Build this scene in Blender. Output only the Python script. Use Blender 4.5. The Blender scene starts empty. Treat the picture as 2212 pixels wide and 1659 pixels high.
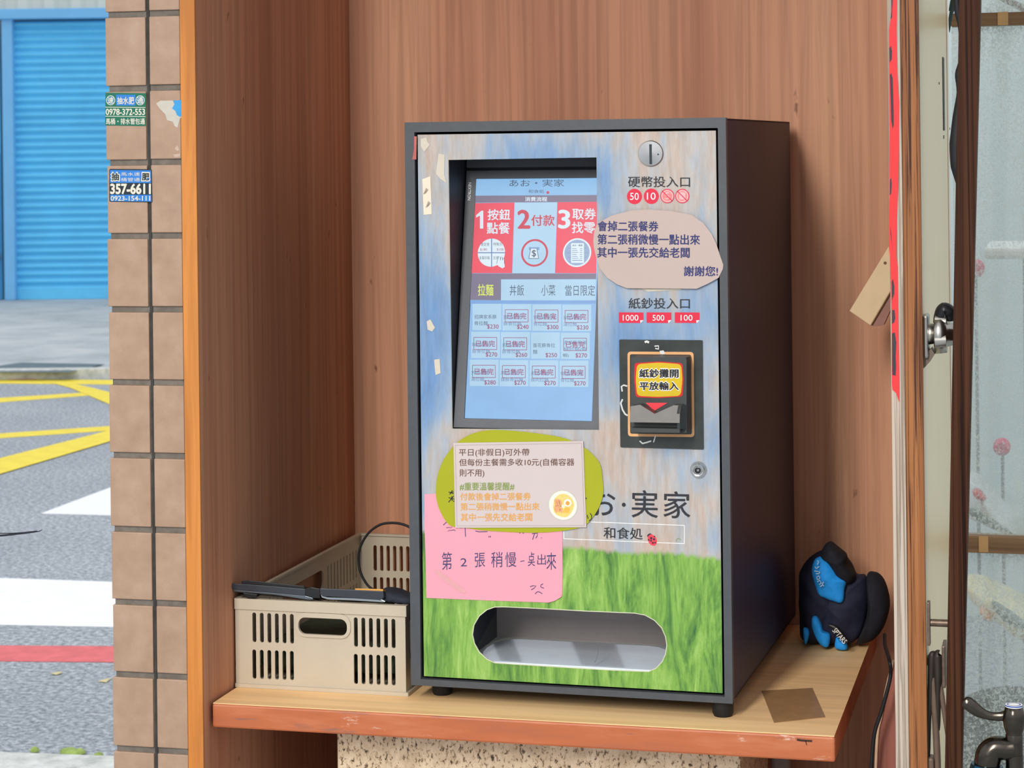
import bpy, bmesh, math, random
from mathutils import Vector, Matrix, noise
from mathutils.geometry import tessellate_polygon

scene = bpy.context.scene
col = scene.collection
random.seed(7)

# ------------------------------------------------------------------ camera
FPX, YAW, ROLL, HY = 4731.0, 0.2463, 0.0119, 321.4
CAM = Vector((0.9027, -2.9683, 0.7569))
RIGHT = Vector((math.cos(YAW), math.sin(YAW), 0))
FWD = Vector((-math.sin(YAW), math.cos(YAW), 0))
cr, sr = math.cos(ROLL), math.sin(ROLL)
camd = bpy.data.cameras.new('camera')
cam = bpy.data.objects.new('camera', camd)
col.objects.link(cam)
camd.sensor_fit = 'HORIZONTAL'
camd.sensor_width = 36.0
camd.lens = FPX / 2212.0 * 36.0
camd.shift_y = -(829.5 - HY) / 2212.0
camd.clip_start = 0.05
camd.clip_end = 300
cx_ax = RIGHT * cr + Vector((0, 0, 1)) * sr * -1.0
# camera axes: image right / image up after the small roll
img_right = RIGHT * cr - Vector((0, 0, 1)) * sr
img_up = RIGHT * sr + Vector((0, 0, 1)) * cr
R = Matrix((img_right, img_up, -FWD)).transposed()
cam.matrix_world = Matrix.Translation(CAM) @ R.to_4x4()
camd.dof.use_dof = True
camd.dof.focus_distance = 3.05
camd.dof.aperture_fstop = 18.0
scene.camera = cam

# ------------------------------------------------------------------ world and light
scene.view_settings.view_transform = 'Standard'
scene.view_settings.look = 'None'
scene.view_settings.gamma = 1.0
scene.view_settings.exposure = 0.0
scene.view_settings.use_curve_mapping = False
world = bpy.data.worlds.new('overcast_sky')
scene.world = world
world.use_nodes = True
wn = world.node_tree
wn.nodes.clear()
wo = wn.nodes.new('ShaderNodeOutputWorld')
wb = wn.nodes.new('ShaderNodeBackground')
wtc = wn.nodes.new('ShaderNodeTexCoord')
wsep = wn.nodes.new('ShaderNodeSeparateXYZ')
wr = wn.nodes.new('ShaderNodeValToRGB')
wr.color_ramp.elements[0].position = 0.45
wr.color_ramp.elements[0].color = (0.57, 0.58, 0.65, 1)
wr.color_ramp.elements[1].position = 0.9
wr.color_ramp.elements[1].color = (0.90, 0.94, 1.03, 1)
wmap = wn.nodes.new('ShaderNodeMath')
wmap.operation = 'MULTIPLY_ADD'
wmap.inputs[1].default_value = 0.5
wmap.inputs[2].default_value = 0.5
wn.links.new(wtc.outputs['Generated'], wsep.inputs[0])
wn.links.new(wsep.outputs['Z'], wmap.inputs[0])
wn.links.new(wmap.outputs[0], wr.inputs[0])
wn.links.new(wr.outputs[0], wb.inputs[0])
wb.inputs[1].default_value = 1.2
wn.links.new(wb.outputs[0], wo.inputs[0])

# tall bright opening of the arcade behind and to the left of the photographer
ld = bpy.data.lights.new('doorway_daylight', 'AREA')
ld.shape = 'RECTANGLE'
ld.size, ld.size_y = 0.6, 2.7
ld.energy = 315
ld.color = (1.0, 0.965, 0.92)
lo = bpy.data.objects.new('doorway_daylight', ld)
col.objects.link(lo)
lo.location = (-0.46, -5.6, 3.2)
lo.rotation_euler = (Vector((0.22, 0.3, 0.35)) - lo.location).to_track_quat('-Z', 'Y').to_euler()

GROUND = -0.76


# ------------------------------------------------------------------ measuring helpers
def ray(px, py):
    X = (px - 1106) / FPX
    Y = (py - HY) / FPX
    x = cr * X - sr * Y
    y = sr * X + cr * Y
    return FWD + x * RIGHT + Vector((0, 0, -y))


class Plane:
    """A flat surface of the place: origin, right axis, up axis; n points to the viewer's side."""
    def __init__(s, o, ex, ez):
        s.o, s.ex, s.ez = Vector(o), Vector(ex).normalized(), Vector(ez).normalized()
        s.n = s.ex.cross(s.ez)

    def at(s, px, py, h=0.0):
        d = ray(px, py)
        o = s.o + s.n * h
        t = (o - CAM).dot(s.n) / d.dot(s.n)
        return CAM + d * t

    def uv(s, px, py):
        p = s.at(px, py) - s.o
        return (p.dot(s.ex), p.dot(s.ez))

    def P(s, u, v, h=0.0):
        return s.o + s.ex * u + s.ez * v + s.n * h


def yplane(y):
    return Plane((0, y, 0), (1, 0, 0), (0, 0, 1))


def zplane(z):
    return Plane((0, 0, z), (1, 0, 0), (0, 1, 0))


def xplane(x):            # faces +x
    return Plane((x, 0, 0), (0, 1, 0), (0, 0, 1))


# ------------------------------------------------------------------ materials
def lin(c):
    out = []
    for v in c[:3]:
        v = v / 255.0
        out.append(v / 12.92 if v <= 0.04045 else ((v + 0.055) / 1.055) ** 2.4)
    return (out[0], out[1], out[2], 1.0)


MATS = {}


def nodes_mat(name):
    m = bpy.data.materials.new(name)
    m.use_nodes = True
    nt = m.node_tree
    b = nt.nodes['Principled BSDF']
    return m, nt, b


def ramp(nt, src, stops):
    r = nt.nodes.new('ShaderNodeValToRGB')
    e = r.color_ramp.elements
    while len(e) < len(stops):
        e.new(0.5)
    for el, (p, c) in zip(e, stops):
        el.position = p
        el.color = c if len(c) == 4 else lin(c)
    nt.links.new(src, r.inputs[0])
    return r.outputs[0]


def tex_noise(nt, scale, detail=4, rough=0.55, vec_scale=(1, 1, 1), coord='Object', loc=(0, 0, 0), distort=0.0):
    tc = nt.nodes.new('ShaderNodeTexCoord')
    mp = nt.nodes.new('ShaderNodeMapping')
    mp.inputs['Scale'].default_value = vec_scale
    mp.inputs['Location'].default_value = loc
    n = nt.nodes.new('ShaderNodeTexNoise')
    n.inputs['Scale'].default_value = scale
    n.inputs['Detail'].default_value = detail
    n.inputs['Roughness'].default_value = rough
    n.inputs['Distortion'].default_value = distort
    nt.links.new(tc.outputs[coord], mp.inputs[0])
    nt.links.new(mp.outputs[0], n.inputs[0])
    return n.outputs[0]


def mix(nt, fac, a, b, mode='MIX'):
    m = nt.nodes.new('ShaderNodeMix')
    m.data_type = 'RGBA'
    m.blend_type = mode
    for sock, v in ((0, fac), (6, a), (7, b)):
        if isinstance(v, (int, float)):
            m.inputs[sock].default_value = v
        elif isinstance(v, tuple):
            m.inputs[sock].default_value = v
        else:
            nt.links.new(v, m.inputs[sock])
    return m.outputs[2]


def bump(nt, b, height, strength=0.2, dist=0.002):
    bp = nt.nodes.new('ShaderNodeBump')
    bp.inputs['Strength'].default_value = strength
    bp.inputs['Distance'].default_value = dist
    nt.links.new(height, bp.inputs['Height'])
    nt.links.new(bp.outputs[0], b.inputs['Normal'])


def M(name, c, rough=0.6, metal=0.0, vary=0.10, scale=30, spec=0.4, vs=(1, 1, 1), bmp=0.0, coat=0.0):
    """Plain procedural material with a little mottling."""
    if name in MATS:
        return MATS[name]
    m, nt, b = nodes_mat(name)
    L = lin(c)
    n = tex_noise(nt, scale, 4, 0.6, vs)
    lo_ = tuple(min(1, v * (1 - vary)) for v in L[:3]) + (1,)
    hi_ = tuple(min(1, v * (1 + vary)) for v in L[:3]) + (1,)
    nt.links.new(ramp(nt, n, [(0.3, lo_), (0.7, hi_)]), b.inputs['Base Color'])
    b.inputs['Roughness'].default_value = rough
    b.inputs['Metallic'].default_value = metal
    b.inputs['Specular IOR Level'].default_value = spec
    b.inputs['Coat Weight'].default_value = coat
    if bmp:
        bump(nt, b, n, bmp)
    MATS[name] = m
    return m


def E(name, c, strength=0.92):
    """Lit screen colour."""
    if name in MATS:
        return MATS[name]
    m, nt, b = nodes_mat(name)
    b.inputs['Base Color'].default_value = (0.01, 0.01, 0.01, 1)
    b.inputs['Roughness'].default_value = 0.35
    b.inputs['Specular IOR Level'].default_value = 0.25
    n = tex_noise(nt, 14, 3)
    L = lin(c)
    nt.links.new(ramp(nt, n, [(0.3, tuple(v * 0.93 for v in L[:3]) + (1,)), (0.7, tuple(min(1, v * 1.05) for v in L[:3]) + (1,))]),
                 b.inputs['Emission Color'])
    b.inputs['Emission Strength'].default_value = strength
    MATS[name] = m
    return m


def wood(name, dark, mid, light, broad=(5, 5, 0.25), fine=(70, 70, 1.4), rough=0.55, knots=0.0, spec=0.3, lines=0.36, lc=(150, 135, 125), lp=(0.36, 0.6)):
    if name in MATS:
        return MATS[name]
    m, nt, b = nodes_mat(name)
    n1 = tex_noise(nt, 1.0, 3, 0.5, broad, distort=0.4)
    base = ramp(nt, n1, [(0.28, dark), (0.5, mid), (0.74, light)])
    n2 = tex_noise(nt, 1.0, 5, 0.6, fine, distort=0.8)
    gr = ramp(nt, n2, [(lp[0], lc), (lp[1], (255, 255, 255))])
    c = mix(nt, lines, base, gr, 'MULTIPLY')
    if knots:
        n3 = tex_noise(nt, 1.0, 3, 0.6, (34, 34, 15), loc=(3.1, 1.7, 0.4))
        kf = ramp(nt, n3, [(0.70, (0, 0, 0, 1)), (0.76, (1, 1, 1, 1))])
        kk = nt.nodes.new('ShaderNodeMath')
        kk.operation = 'MULTIPLY'
        kk.inputs[1].default_value = knots
        nt.links.new(kf, kk.inputs[0])
        c = mix(nt, kk.outputs[0], c, lin((75, 40, 28)))
    nt.links.new(c, b.inputs['Base Color'])
    b.inputs['Roughness'].default_value = rough
    b.inputs['Specular IOR Level'].default_value = spec
    bump(nt, b, n2, 0.08, 0.001)
    MATS[name] = m
    return m


W_WALL = wood('wall_laminate', (170, 110, 82), (196, 138, 105), (212, 160, 124), knots=0.7)
W_EDGE = wood('orange_wood_edge', (186, 108, 44), (200, 124, 54), (210, 140, 70), fine=(60, 60, 3))
W_SHELF = wood('shelf_plywood_face', (238, 192, 132), (248, 206, 148), (252, 216, 162), broad=(0.8, 9, 9), fine=(2, 40, 40), lines=0.2)
W_TEAK = wood('teak_grain_edge', (128, 76, 38), (154, 98, 54), (178, 122, 76), broad=(60, 60, 1.0), fine=(250, 250, 3.0), lines=1.0, lc=(110, 84, 64), lp=(0.40, 0.52))
W_DARK = wood('dark_walnut', (48, 26, 14), (66, 36, 19), (84, 52, 32), broad=(70, 70, 0.8), fine=(210, 210, 2.2), lines=0.9, lc=(120, 100, 90), lp=(0.38, 0.55), spec=0.12)
W_GREY = wood('greyed_timber', (160, 146, 129), (190, 176, 159), (210, 198, 182), broad=(90, 90, 0.8), fine=(260, 260, 3.0), lines=0.9, lc=(178, 166, 156), lp=(0.40, 0.54))
W_RAIL = wood('rail_timber', (120, 92, 66), (150, 118, 86), (172, 138, 102), broad=(1, 30, 30), fine=(3, 120, 120), lines=0.4)
W_RED = wood('reddish_panel', (132, 78, 64), (148, 90, 74), (160, 102, 84), knots=0.0)


def shelf_edge_mat():
    m, nt, b = nodes_mat('worn_orange_paint')
    n1 = tex_noise(nt, 1.0, 5, 0.65, (5, 30, 30))
    c = ramp(nt, n1, [(0.25, (164, 92, 62)), (0.5, (182, 98, 54)), (0.75, (196, 122, 84))])
    n2 = tex_noise(nt, 1.0, 6, 0.7, (7, 60, 60), loc=(2, 0, 0))
    f = ramp(nt, n2, [(0.60, (0, 0, 0, 1)), (0.70, (1, 1, 1, 1))])
    c = mix(nt, f, c, lin((140, 92, 74)))
    n3 = tex_noise(nt, 1.0, 6, 0.7, (16, 50, 50), loc=(7, 3, 0))
    f3 = ramp(nt, n3, [(0.64, (0, 0, 0, 1)), (0.72, (1, 1, 1, 1))])
    c = mix(nt, f3, c, lin((214, 176, 152)))
    nt.links.new(c, b.inputs['Base Color'])
    b.inputs['Roughness'].default_value = 0.5
    return m


W_SEDGE = shelf_edge_mat()


def granite_mat():
    m, nt, b = nodes_mat('speckled_granite')
    n1 = tex_noise(nt, 190, 4, 0.68, (1, 1, .62), distort=0.5)
    c = ramp(nt, n1, [(0.33, (44, 34, 24)), (0.40, (150, 124, 94)), (0.46, (240, 214, 174)), (0.7, (250, 230, 198))])
    n2 = tex_noise(nt, 40, 3, 0.6)
    c2 = ramp(nt, n2, [(0.35, (200, 186, 170)), (0.65, (255, 255, 255))])
    c = mix(nt, 0.5, c, c2, 'MULTIPLY')
    nt.links.new(c, b.inputs['Base Color'])
    b.inputs['Roughness'].default_value = 0.55
    return m


GRANITE = granite_mat()


def asphalt_mat():
    m, nt, b = nodes_mat('asphalt')
    n1 = tex_noise(nt, 55, 5, 0.75)
    c = ramp(nt, n1, [(0.32, (104, 110, 114)), (0.5, (172, 178, 180)), (0.68, (236, 238, 240))])
    n2 = tex_noise(nt, 0.6, 3, 0.6)
    c2 = ramp(nt, n2, [(0.3, (205, 208, 214)), (0.7, (255, 255, 255))])
    c = mix(nt, 0.7, c, c2, 'MULTIPLY')
    nt.links.new(c, b.inputs['Base Color'])
    b.inputs['Roughness'].default_value = 0.9
    bump(nt, b, n1, 0.4, 0.01)
    return m


ASPHALT = asphalt_mat()


def concrete_mat(name, a, bb, cc, s=3.0):
    m, nt, b = nodes_mat(name)
    n1 = tex_noise(nt, s, 6, 0.7)
    nt.links.new(ramp(nt, n1, [(0.3, a), (0.5, bb), (0.7, cc)]), b.inputs['Base Color'])
    b.inputs['Roughness'].default_value = 0.9
    return m


CONCRETE = concrete_mat('pavement_concrete', (156, 164, 164), (184, 190, 190), (206, 208, 204), 1.6)
KERB_C = concrete_mat('kerb_concrete', (170, 175, 165), (206, 208, 200), (228, 230, 224), 18)


def tile_mat():
    m, nt, b = nodes_mat('pink_glazed_tile')
    n1 = tex_noise(nt, 26, 5, 0.65)
    c = ramp(nt, n1, [(0.3, (156, 126, 102)), (0.55, (167, 137, 113)), (0.75, (176, 148, 125))])
    n2 = tex_noise(nt, 90, 3, 0.6, (1, 1, 1), loc=(4, 2, 1))
    f = ramp(nt, n2, [(0.72, (0, 0, 0, 1)), (0.76, (1, 1, 1, 1))])
    c = mix(nt, f, c, lin((168, 136, 116)))
    nt.links.new(c, b.inputs['Base Color'])
    b.inputs['Roughness'].default_value = 0.45
    return m


TILE = tile_mat()
GROUT = M('grout_dark_horizontal', (112, 104, 94), 0.9, vary=0.25, scale=60)
GROUT_V = M('grout_black_joint', (58, 56, 52), 0.85, vary=0.25, scale=60)


def art_mat():
    """Painted meadow and sky print on the machine's front, in the machine's own coordinates (x right, z up)."""
    m, nt, b = nodes_mat('painted_meadow_print')
    tc = nt.nodes.new('ShaderNodeTexCoord')
    sep = nt.nodes.new('ShaderNodeSeparateXYZ')
    nt.links.new(tc.outputs['Object'], sep.inputs[0])

    def math_(op, a, bb=None, cc=None):
        n = nt.nodes.new('ShaderNodeMath')
        n.operation = op
        for i, v in enumerate((a, bb, cc)):
            if v is None:
                continue
            if isinstance(v, (int, float)):
                n.inputs[i].default_value = v
            else:
                nt.links.new(v, n.inputs[i])
        return n.outputs[0]
    n1 = tex_noise(nt, 1.0, 5, 0.65, (22, 22, 5), distort=0.6)
    streak = tex_noise(nt, 1.0, 4, 0.65, (170, 170, 26))
    blobs = [(.17, .765, .07, .05, 1), (.255, .745, .05, .05, .7), (.012, .62, .03, .12, .5), (.03, .52, .06, .12, 1), (.015, .43, .05, .06, .7),
             (.31, .50, .05, .06, .9), (.36, .52, .06, .06, .8), (.425, .66, .03, .05, .6), (.435, .56, .03, .06, .9), (.435, .38, .03, .07, .6),
             (.295, .66, .03, .10, .45), (.30, .42, .04, .03, .4), (.435, .245, .02, .03, .8), (.02, .28, .03, .08, .6), (.28, .28, .05, .05, .35)]
    tot = None
    for (x, z, rx, rz, w) in blobs:
        dx = math_('MULTIPLY', math_('SUBTRACT', sep.outputs[0], x), 1.0 / rx)
        dz = math_('MULTIPLY', math_('SUBTRACT', sep.outputs[2], z), 1.0 / rz)
        d2 = math_('ADD', math_('MULTIPLY', dx, dx), math_('MULTIPLY', dz, dz))
        g = math_('MULTIPLY', math_('POWER', 2.718, math_('MULTIPLY', d2, -0.9)), w)
        tot = g if tot is None else math_('ADD', tot, g)
    v = math_('ADD', math_('MULTIPLY', tot, 0.42), math_('MULTIPLY_ADD', n1, 1.25, -0.30))
    v = math_('ADD', v, math_('MULTIPLY_ADD', streak, 0.34, -0.17))
    sky = ramp(nt, v, [(0.22, (194, 174, 158)), (0.38, (184, 179, 174)), (0.54, (164, 175, 186)), (0.72, (136, 162, 190)), (1.0, (108, 145, 188))])
    sg = ramp(nt, streak, [(0.35, (214, 212, 210)), (0.65, (255, 255, 255))])
    sky = mix(nt, 0.55, sky, sg, 'MULTIPLY')
    g1 = tex_noise(nt, 1.0, 6, 0.72, (30, 30, 6), loc=(1.3, 0, .7), distort=1.2)
    gv = math_('ADD', math_('MULTIPLY', g1, 0.8), math_('MULTIPLY', streak, 0.32))
    grass = ramp(nt, gv, [(0.36, (44, 84, 56)), (0.47, (86, 132, 58)), (0.58, (122, 166, 72)), (0.74, (162, 196, 104))])
    # hill line: height of the meadow's edge across the door
    hx = nt.nodes.new('ShaderNodeValToRGB')
    hx.color_ramp.interpolation = 'B_SPLINE'
    es = hx.color_ramp.elements
    pts = [(0, .64), (.12, .60), (.30, .55), (.45, .47), (.53, .50), (.62, .44), (.72, .43), (.80, .47), (.90, .42), (1, .40)]
    while len(es) < len(pts):
        es.new(0.5)
    for el, (p, c) in zip(es, pts):
        el.position = p
        el.color = (c, c, c, 1)
    nt.links.new(math_('MULTIPLY', sep.outputs[0], 1 / .46), hx.inputs[0])
    hz = math_('MULTIPLY_ADD', hx.outputs[0], 0.1, 0.178)
    blade = math_('MULTIPLY_ADD', streak, 0.016, -0.008)
    f = math_('MULTIPLY_ADD', math_('SUBTRACT', math_('ADD', hz, blade), sep.outputs[2]), 160, 0.5)
    fc = nt.nodes.new('ShaderNodeClamp')
    nt.links.new(f, fc.inputs[0])
    c = mix(nt, fc.outputs[0], sky, grass)
    nt.links.new(c, b.inputs['Base Color'])
    b.inputs['Roughness'].default_value = 0.38
    b.inputs['Specular IOR Level'].default_value = 0.35
    return m


ART = art_mat()
BLACK = M('black_plastic', (26, 27, 29), 0.4, vary=0.2)
FRAME = M('charcoal_powder_coat', (74, 77, 80), 0.42, vary=0.08, scale=60)
BODY = M('dark_brown_sheet_steel', (48, 47, 70), 0.5, vary=0.08)
RECESS = M('recess_black', (36, 38, 42), 0.5, vary=0.1)
BEZEL = M('bezel_grey', (84, 86, 90), 0.5, vary=0.06)
CHROME = M('polished_steel', (205, 205, 200), 0.16, 1.0, vary=0.05)
BRUSHED = M('brushed_nickel', (186, 182, 172), 0.3, 1.0, vary=0.1)
INK = M('print_ink_dark', (38, 40, 46), 0.55, vary=0.05)
NAVY_INK = M('navy_ink', (44, 50, 104), 0.6, vary=0.05)
RED_INK = M('red_ink', (216, 30, 62), 0.5, vary=0.04)
PALE_RED = M('faded_red_ink', (236, 128, 124), 0.5, vary=0.04)
WHITE_INK = M('white_ink', (242, 240, 236), 0.6, vary=0.02)
RUBBER = M('black_rubber', (22, 22, 24), 0.6, vary=0.2)
CRATE_M = M('ivory_plastic', (190, 178, 156), 0.42, vary=0.04, scale=18)


# ------------------------------------------------------------------ mesh builder
def tess(loops):
    """loops of 2-D points -> triangles (indices into the flattened list)."""
    return tessellate_polygon([[Vector((p[0], p[1], 0)) for p in l] for l in loops])


def area2(l):
    return sum(l[i][0] * l[(i + 1) % len(l)][1] - l[(i + 1) % len(l)][0] * l[i][1] for i in range(len(l))) / 2


class G:
    def __init__(s):
        s.v, s.f, s.m, s.mats, s.sm = [], [], [], [], []

    def mi(s, mat):
        if mat not in s.mats:
            s.mats.append(mat)
        return s.mats.index(mat)

    def add(s, verts, faces, mat, smooth=False):
        o = len(s.v)
        s.v += [Vector(p) for p in verts]
        k = s.mi(mat)
        for f in faces:
            s.f.append([i + o for i in f])
            s.m.append(k)
            s.sm.append(smooth)
        return s

    def box(s, a, b, mat):
        (x0, y0, z0), (x1, y1, z1) = a, b
        vs = [(x0, y0, z0), (x1, y0, z0), (x1, y1, z0), (x0, y1, z0), (x0, y0, z1), (x1, y0, z1), (x1, y1, z1), (x0, y1, z1)]
        return s.hexa(vs, mat)

    def hexa(s, vs, mat):
        return s.add(vs, [(3, 2, 1, 0), (4, 5, 6, 7), (0, 1, 5, 4), (1, 2, 6, 5), (2, 3, 7, 6), (3, 0, 4, 7)], mat)

    def pbox(s, pl, u0, v0, u1, v1, h0, h1, mat):
        vs = [pl.P(u0, v0, h1), pl.P(u1, v0, h1), pl.P(u1, v0, h0), pl.P(u0, v0, h0), pl.P(u0, v1, h1), pl.P(u1, v1, h1), pl.P(u1, v1, h0), pl.P(u0, v1, h0)]
        return s.hexa(vs, mat)

    def plate(s, pl, loops, h0, h1, mat, side=None, back=True):
        """loops in plane (u, v); first the outline, then holes. Solid from h0 (back) to h1 (front)."""
        ls = []
        for i, l in enumerate(loops):
            l = list(l)
            if (area2(l) > 0) != (i == 0):
                l.reverse()
            ls.append(l)
        flat = [p for l in ls for p in l]
        tr = tess(ls)
        n = len(flat)
        fv = [pl.P(p[0], p[1], h1) for p in flat]
        bv = [pl.P(p[0], p[1], h0) for p in flat]
        ff = []
        for t in tr:
            a, b, c = [Vector((flat[i][0], flat[i][1], 0)) for i in t]
            ff.append(tuple(t) if (b - a).cross(c - a).z > 0 else tuple(reversed(t)))
        s.add(fv, ff, mat)
        if abs(h1 - h0) < 1e-7:
            return s
        if back:
            s.add(bv, [tuple(reversed(t)) for t in ff], side or mat)
        o = 0
        for l in ls:
            k = len(l)
            vs = [pl.P(p[0], p[1], h1) for p in l] + [pl.P(p[0], p[1], h0) for p in l]
            s.add(vs, [(i, k + i, k + (i + 1) % k, (i + 1) % k) for i in range(k)], side or mat)
            o += k
        return s

    def ring(s, pl, c, r0, r1, h, mat, n=40):
        vs, fs = [], []
        for i in range(n):
            a = 2 * math.pi * i / n
            vs += [pl.P(c[0] + r0 * math.cos(a), c[1] + r0 * math.sin(a), h), pl.P(c[0] + r1 * math.cos(a), c[1] + r1 * math.sin(a), h)]
            j = (i + 1) % n
            fs.append((2 * i, 2 * i + 1, 2 * j + 1, 2 * j))
        return s.add(vs, fs, mat)

    def disc(s, pl, c, r, h0, h1, mat, n=40):
        return s.plate(pl, [circle(c, r, n)], h0, h1, mat)

    def lathe(s, base, axis, prof, mat, n=28, smooth=True):
        ax = Vector(axis).normalized()
        a = ax.orthogonal().normalized()
        b = ax.cross(a)
        vs, fs = [], []
        for (r, h) in prof:
            for i in range(n):
                t = 2 * math.pi * i / n
                vs.append(Vector(base) + ax * h + (a * math.cos(t) + b * math.sin(t)) * r)
        for k in range(len(prof) - 1):
            for i in range(n):
                j = (i + 1) % n
                fs.append((k * n + i, k * n + j, (k + 1) * n + j, (k + 1) * n + i))
        s.add(vs, fs, mat, smooth)
        s.add(vs[:n], [tuple(range(n - 1, -1, -1))], mat)
        s.add(vs[-n:], [tuple(range(n))], mat)
        return s

    def cyl(s, p0, p1, r, mat, n=24, r1=None):
        p0, p1 = Vector(p0), Vector(p1)
        return s.lathe(p0, p1 - p0, [(r, 0), (r if r1 is None else r1, (p1 - p0).length)], mat, n)

    def tube(s, pts, r, mat, n=10, sub=6, closed=False, flat=None):
        pts = [Vector(p) for p in pts]
        rr = r if isinstance(r, (list, tuple)) else [r] * len(pts)
        P, Rr = [], []
        m = len(pts)
        segs = m if closed else m - 1
        for i in range(segs):
            p0 = pts[(i - 1) % m] if closed or i > 0 else pts[0]
            p1, p2 = pts[i], pts[(i + 1) % m]
            p3 = pts[(i + 2) % m] if closed or i + 2 < m else pts[-1]
            for k in range(sub):
                t = k / sub
                P.append(0.5 * (2 * p1 + (p2 - p0) * t + (2 * p0 - 5 * p1 + 4 * p2 - p3) * t * t + (3 * p1 - p0 - 3 * p2 + p3) * t ** 3))
                Rr.append(rr[i] * (1 - t) + rr[(i + 1) % m] * t)
        if not closed:
            P.append(pts[-1])
            Rr.append(rr[-1])
        vs, fs = [], []
        K = len(P)
        up = Vector((0.13, 0.2, 1))
        for i, p in enumerate(P):
            t = (P[(i + 1) % K] - P[i - 1]) if closed else (P[min(i + 1, K - 1)] - P[max(i - 1, 0)])
            t = t.normalized() if t.length > 1e-9 else Vector((0, 0, 1))
            a = t.cross(up)
            if a.length < 0.1:
                a = t.cross(Vector((1, 0, 0)))
            a.normalize()
            b = a.cross(t)
            for j in range(n):
                w = 2 * math.pi * j / n
                fl = 1.0 if flat is None else flat
                vs.append(p + (a * math.cos(w) * fl + b * math.sin(w)) * Rr[i])
        for i in range(K if closed else K - 1):
            for j in range(n):
                k = (i + 1) % K
                q = (j + 1) % n
                fs.append((i * n + j, i * n + q, k * n + q, k * n + j))
        s.add(vs, fs, mat, True)
        if not closed:
            s.add(vs[:n], [tuple(range(n - 1, -1, -1))], mat)
            s.add(vs[-n:], [tuple(range(n))], mat)
        return s

    def stroke(s, pl, pxs, w, h, mat):
        """Pen stroke on a plane through pixel points measured on it (w in metres)."""
        pts = [Vector(pl.uv(*p)) for p in pxs]
        return s.stroke_uv(pl, pts, w, h, mat)

    def stroke_uv(s, pl, pts, w, h, mat):
        vs, fs = [], []
        n = len(pts)
        for i, p in enumerate(pts):
            t = pts[min(i + 1, n - 1)] - pts[max(i - 1, 0)]
            t.normalize()
            q = Vector((-t.y, t.x)) * w / 2
            vs += [pl.P(*(p + q), h), pl.P(*(p - q), h)]
        for i in range(n - 1):
            fs.append((2 * i, 2 * i + 1, 2 * i + 3, 2 * i + 2))
        return s.add(vs, fs, mat)

    def text(s, pl, string, box, h, mat, bold=0.0, slope=None, slant=None):
        """box = px (x0, y0, x1, y1) measured on plane pl; optional slope (dy/dx) of the line."""
        x0, y0, x1, y1 = box
        sl = 0.0 if slope is None else slope
        sk = 0.0 if slant is None else slant
        tl = Vector(pl.uv(x0, y0))
        tr = Vector(pl.uv(x1, y0 + sl * (x1 - x0)))
        bl = Vector(pl.uv(x0 + sk * (y1 - y0), y1))
        vs, fs, (a0, b0, a1, b1) = glyphs(string)
        ex, ey = tr - tl, tl - bl
        if bold <= 0:
            shifts = [(0, 0)]
        elif bold < .04:
            shifts = [(-bold, 0), (bold, 0), (0, -bold * .7), (0, bold * .7)]
        else:
            shifts = [(bold * math.cos(k * math.pi / 6), bold * math.sin(k * math.pi / 6)) for k in range(12)] + [(bold * .5, 0), (-bold * .5, 0), (0, bold * .5), (0, -bold * .5)]
        for k_, (sx, sy) in enumerate(shifts):
            out = []
            for (x, y) in vs:
                q = bl + ex * ((x + sx - a0) / (a1 - a0)) + ey * ((y + sy - b0) / (b1 - b0))
                out.append(pl.P(q.x, q.y, h + k_ * 1e-5))
            s.add(out, fs, mat)
        return s

    def build(s, name, parent=None, bevel=0.0, segs=2, origin=None, recalc=False):
        me = bpy.data.meshes.new(name)
        o = bpy.data.objects.new(name, me)
        col.objects.link(o)
        if parent is not None:
            o.parent = parent
            inv = chain(parent).inverted()
        else:
            if origin is None:
                xs = [v.x for v in s.v]
                ys = [v.y for v in s.v]
                zs = [v.z for v in s.v]
                origin = ((min(xs) + max(xs)) / 2, (min(ys) + max(ys)) / 2, min(zs))
            o.location = origin
            inv = Matrix.Translation(origin).inverted()
        me.from_pydata([inv @ v for v in s.v], [], s.f)
        for m in s.mats:
            me.materials.append(m)
        for p, k, sm in zip(me.polygons, s.m, s.sm):
            p.material_index = k
            p.use_smooth = sm
        if recalc:
            bm = bmesh.new()
            bm.from_mesh(me)
            bmesh.ops.remove_doubles(bm, verts=bm.verts, dist=1e-6)
            bmesh.ops.recalc_face_normals(bm, faces=bm.faces)
            bm.to_mesh(me)
            bm.free()
        me.update()
        if bevel:
            md = o.modifiers.new('bevel', 'BEVEL')
            md.width = bevel
            md.segments = segs
            md.limit_method = 'ANGLE'
            md.angle_limit = math.radians(40)
        return o


GLY = {}


def glyphs(string, bold=0.0):
    key = (string, 0)
    if key in GLY:
        return GLY[key]
    c = bpy.data.curves.new('lettering', 'FONT')
    c.body = string
    c.size = 1.0
    c.resolution_u = 3
    o = bpy.data.objects.new('lettering', c)
    col.objects.link(o)
    dg = bpy.context.evaluated_depsgraph_get()
    me = bpy.data.meshes.new_from_object(o.evaluated_get(dg))
    vs = [(v.co.x, v.co.y) for v in me.vertices]
    fs = [tuple(p.vertices) for p in me.polygons]
    bpy.data.objects.remove(o)
    bpy.data.curves.remove(c)
    bpy.data.meshes.remove(me)
    xs = [v[0] for v in vs]
    ys = [v[1] for v in vs]
    GLY[key] = (vs, fs, (min(xs), min(ys), max(xs), max(ys)))
    return GLY[key]


def chain(o):
    m = o.matrix_basis.copy()
    while o.parent:
        o = o.parent
        m = o.matrix_basis @ m
    return m


def circle(c, r, n=40, ry=None):
    ry = r if ry is None else ry
    return [(c[0] + r * math.cos(2 * math.pi * i / n), c[1] + ry * math.sin(2 * math.pi * i / n)) for i in range(n)]


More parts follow.
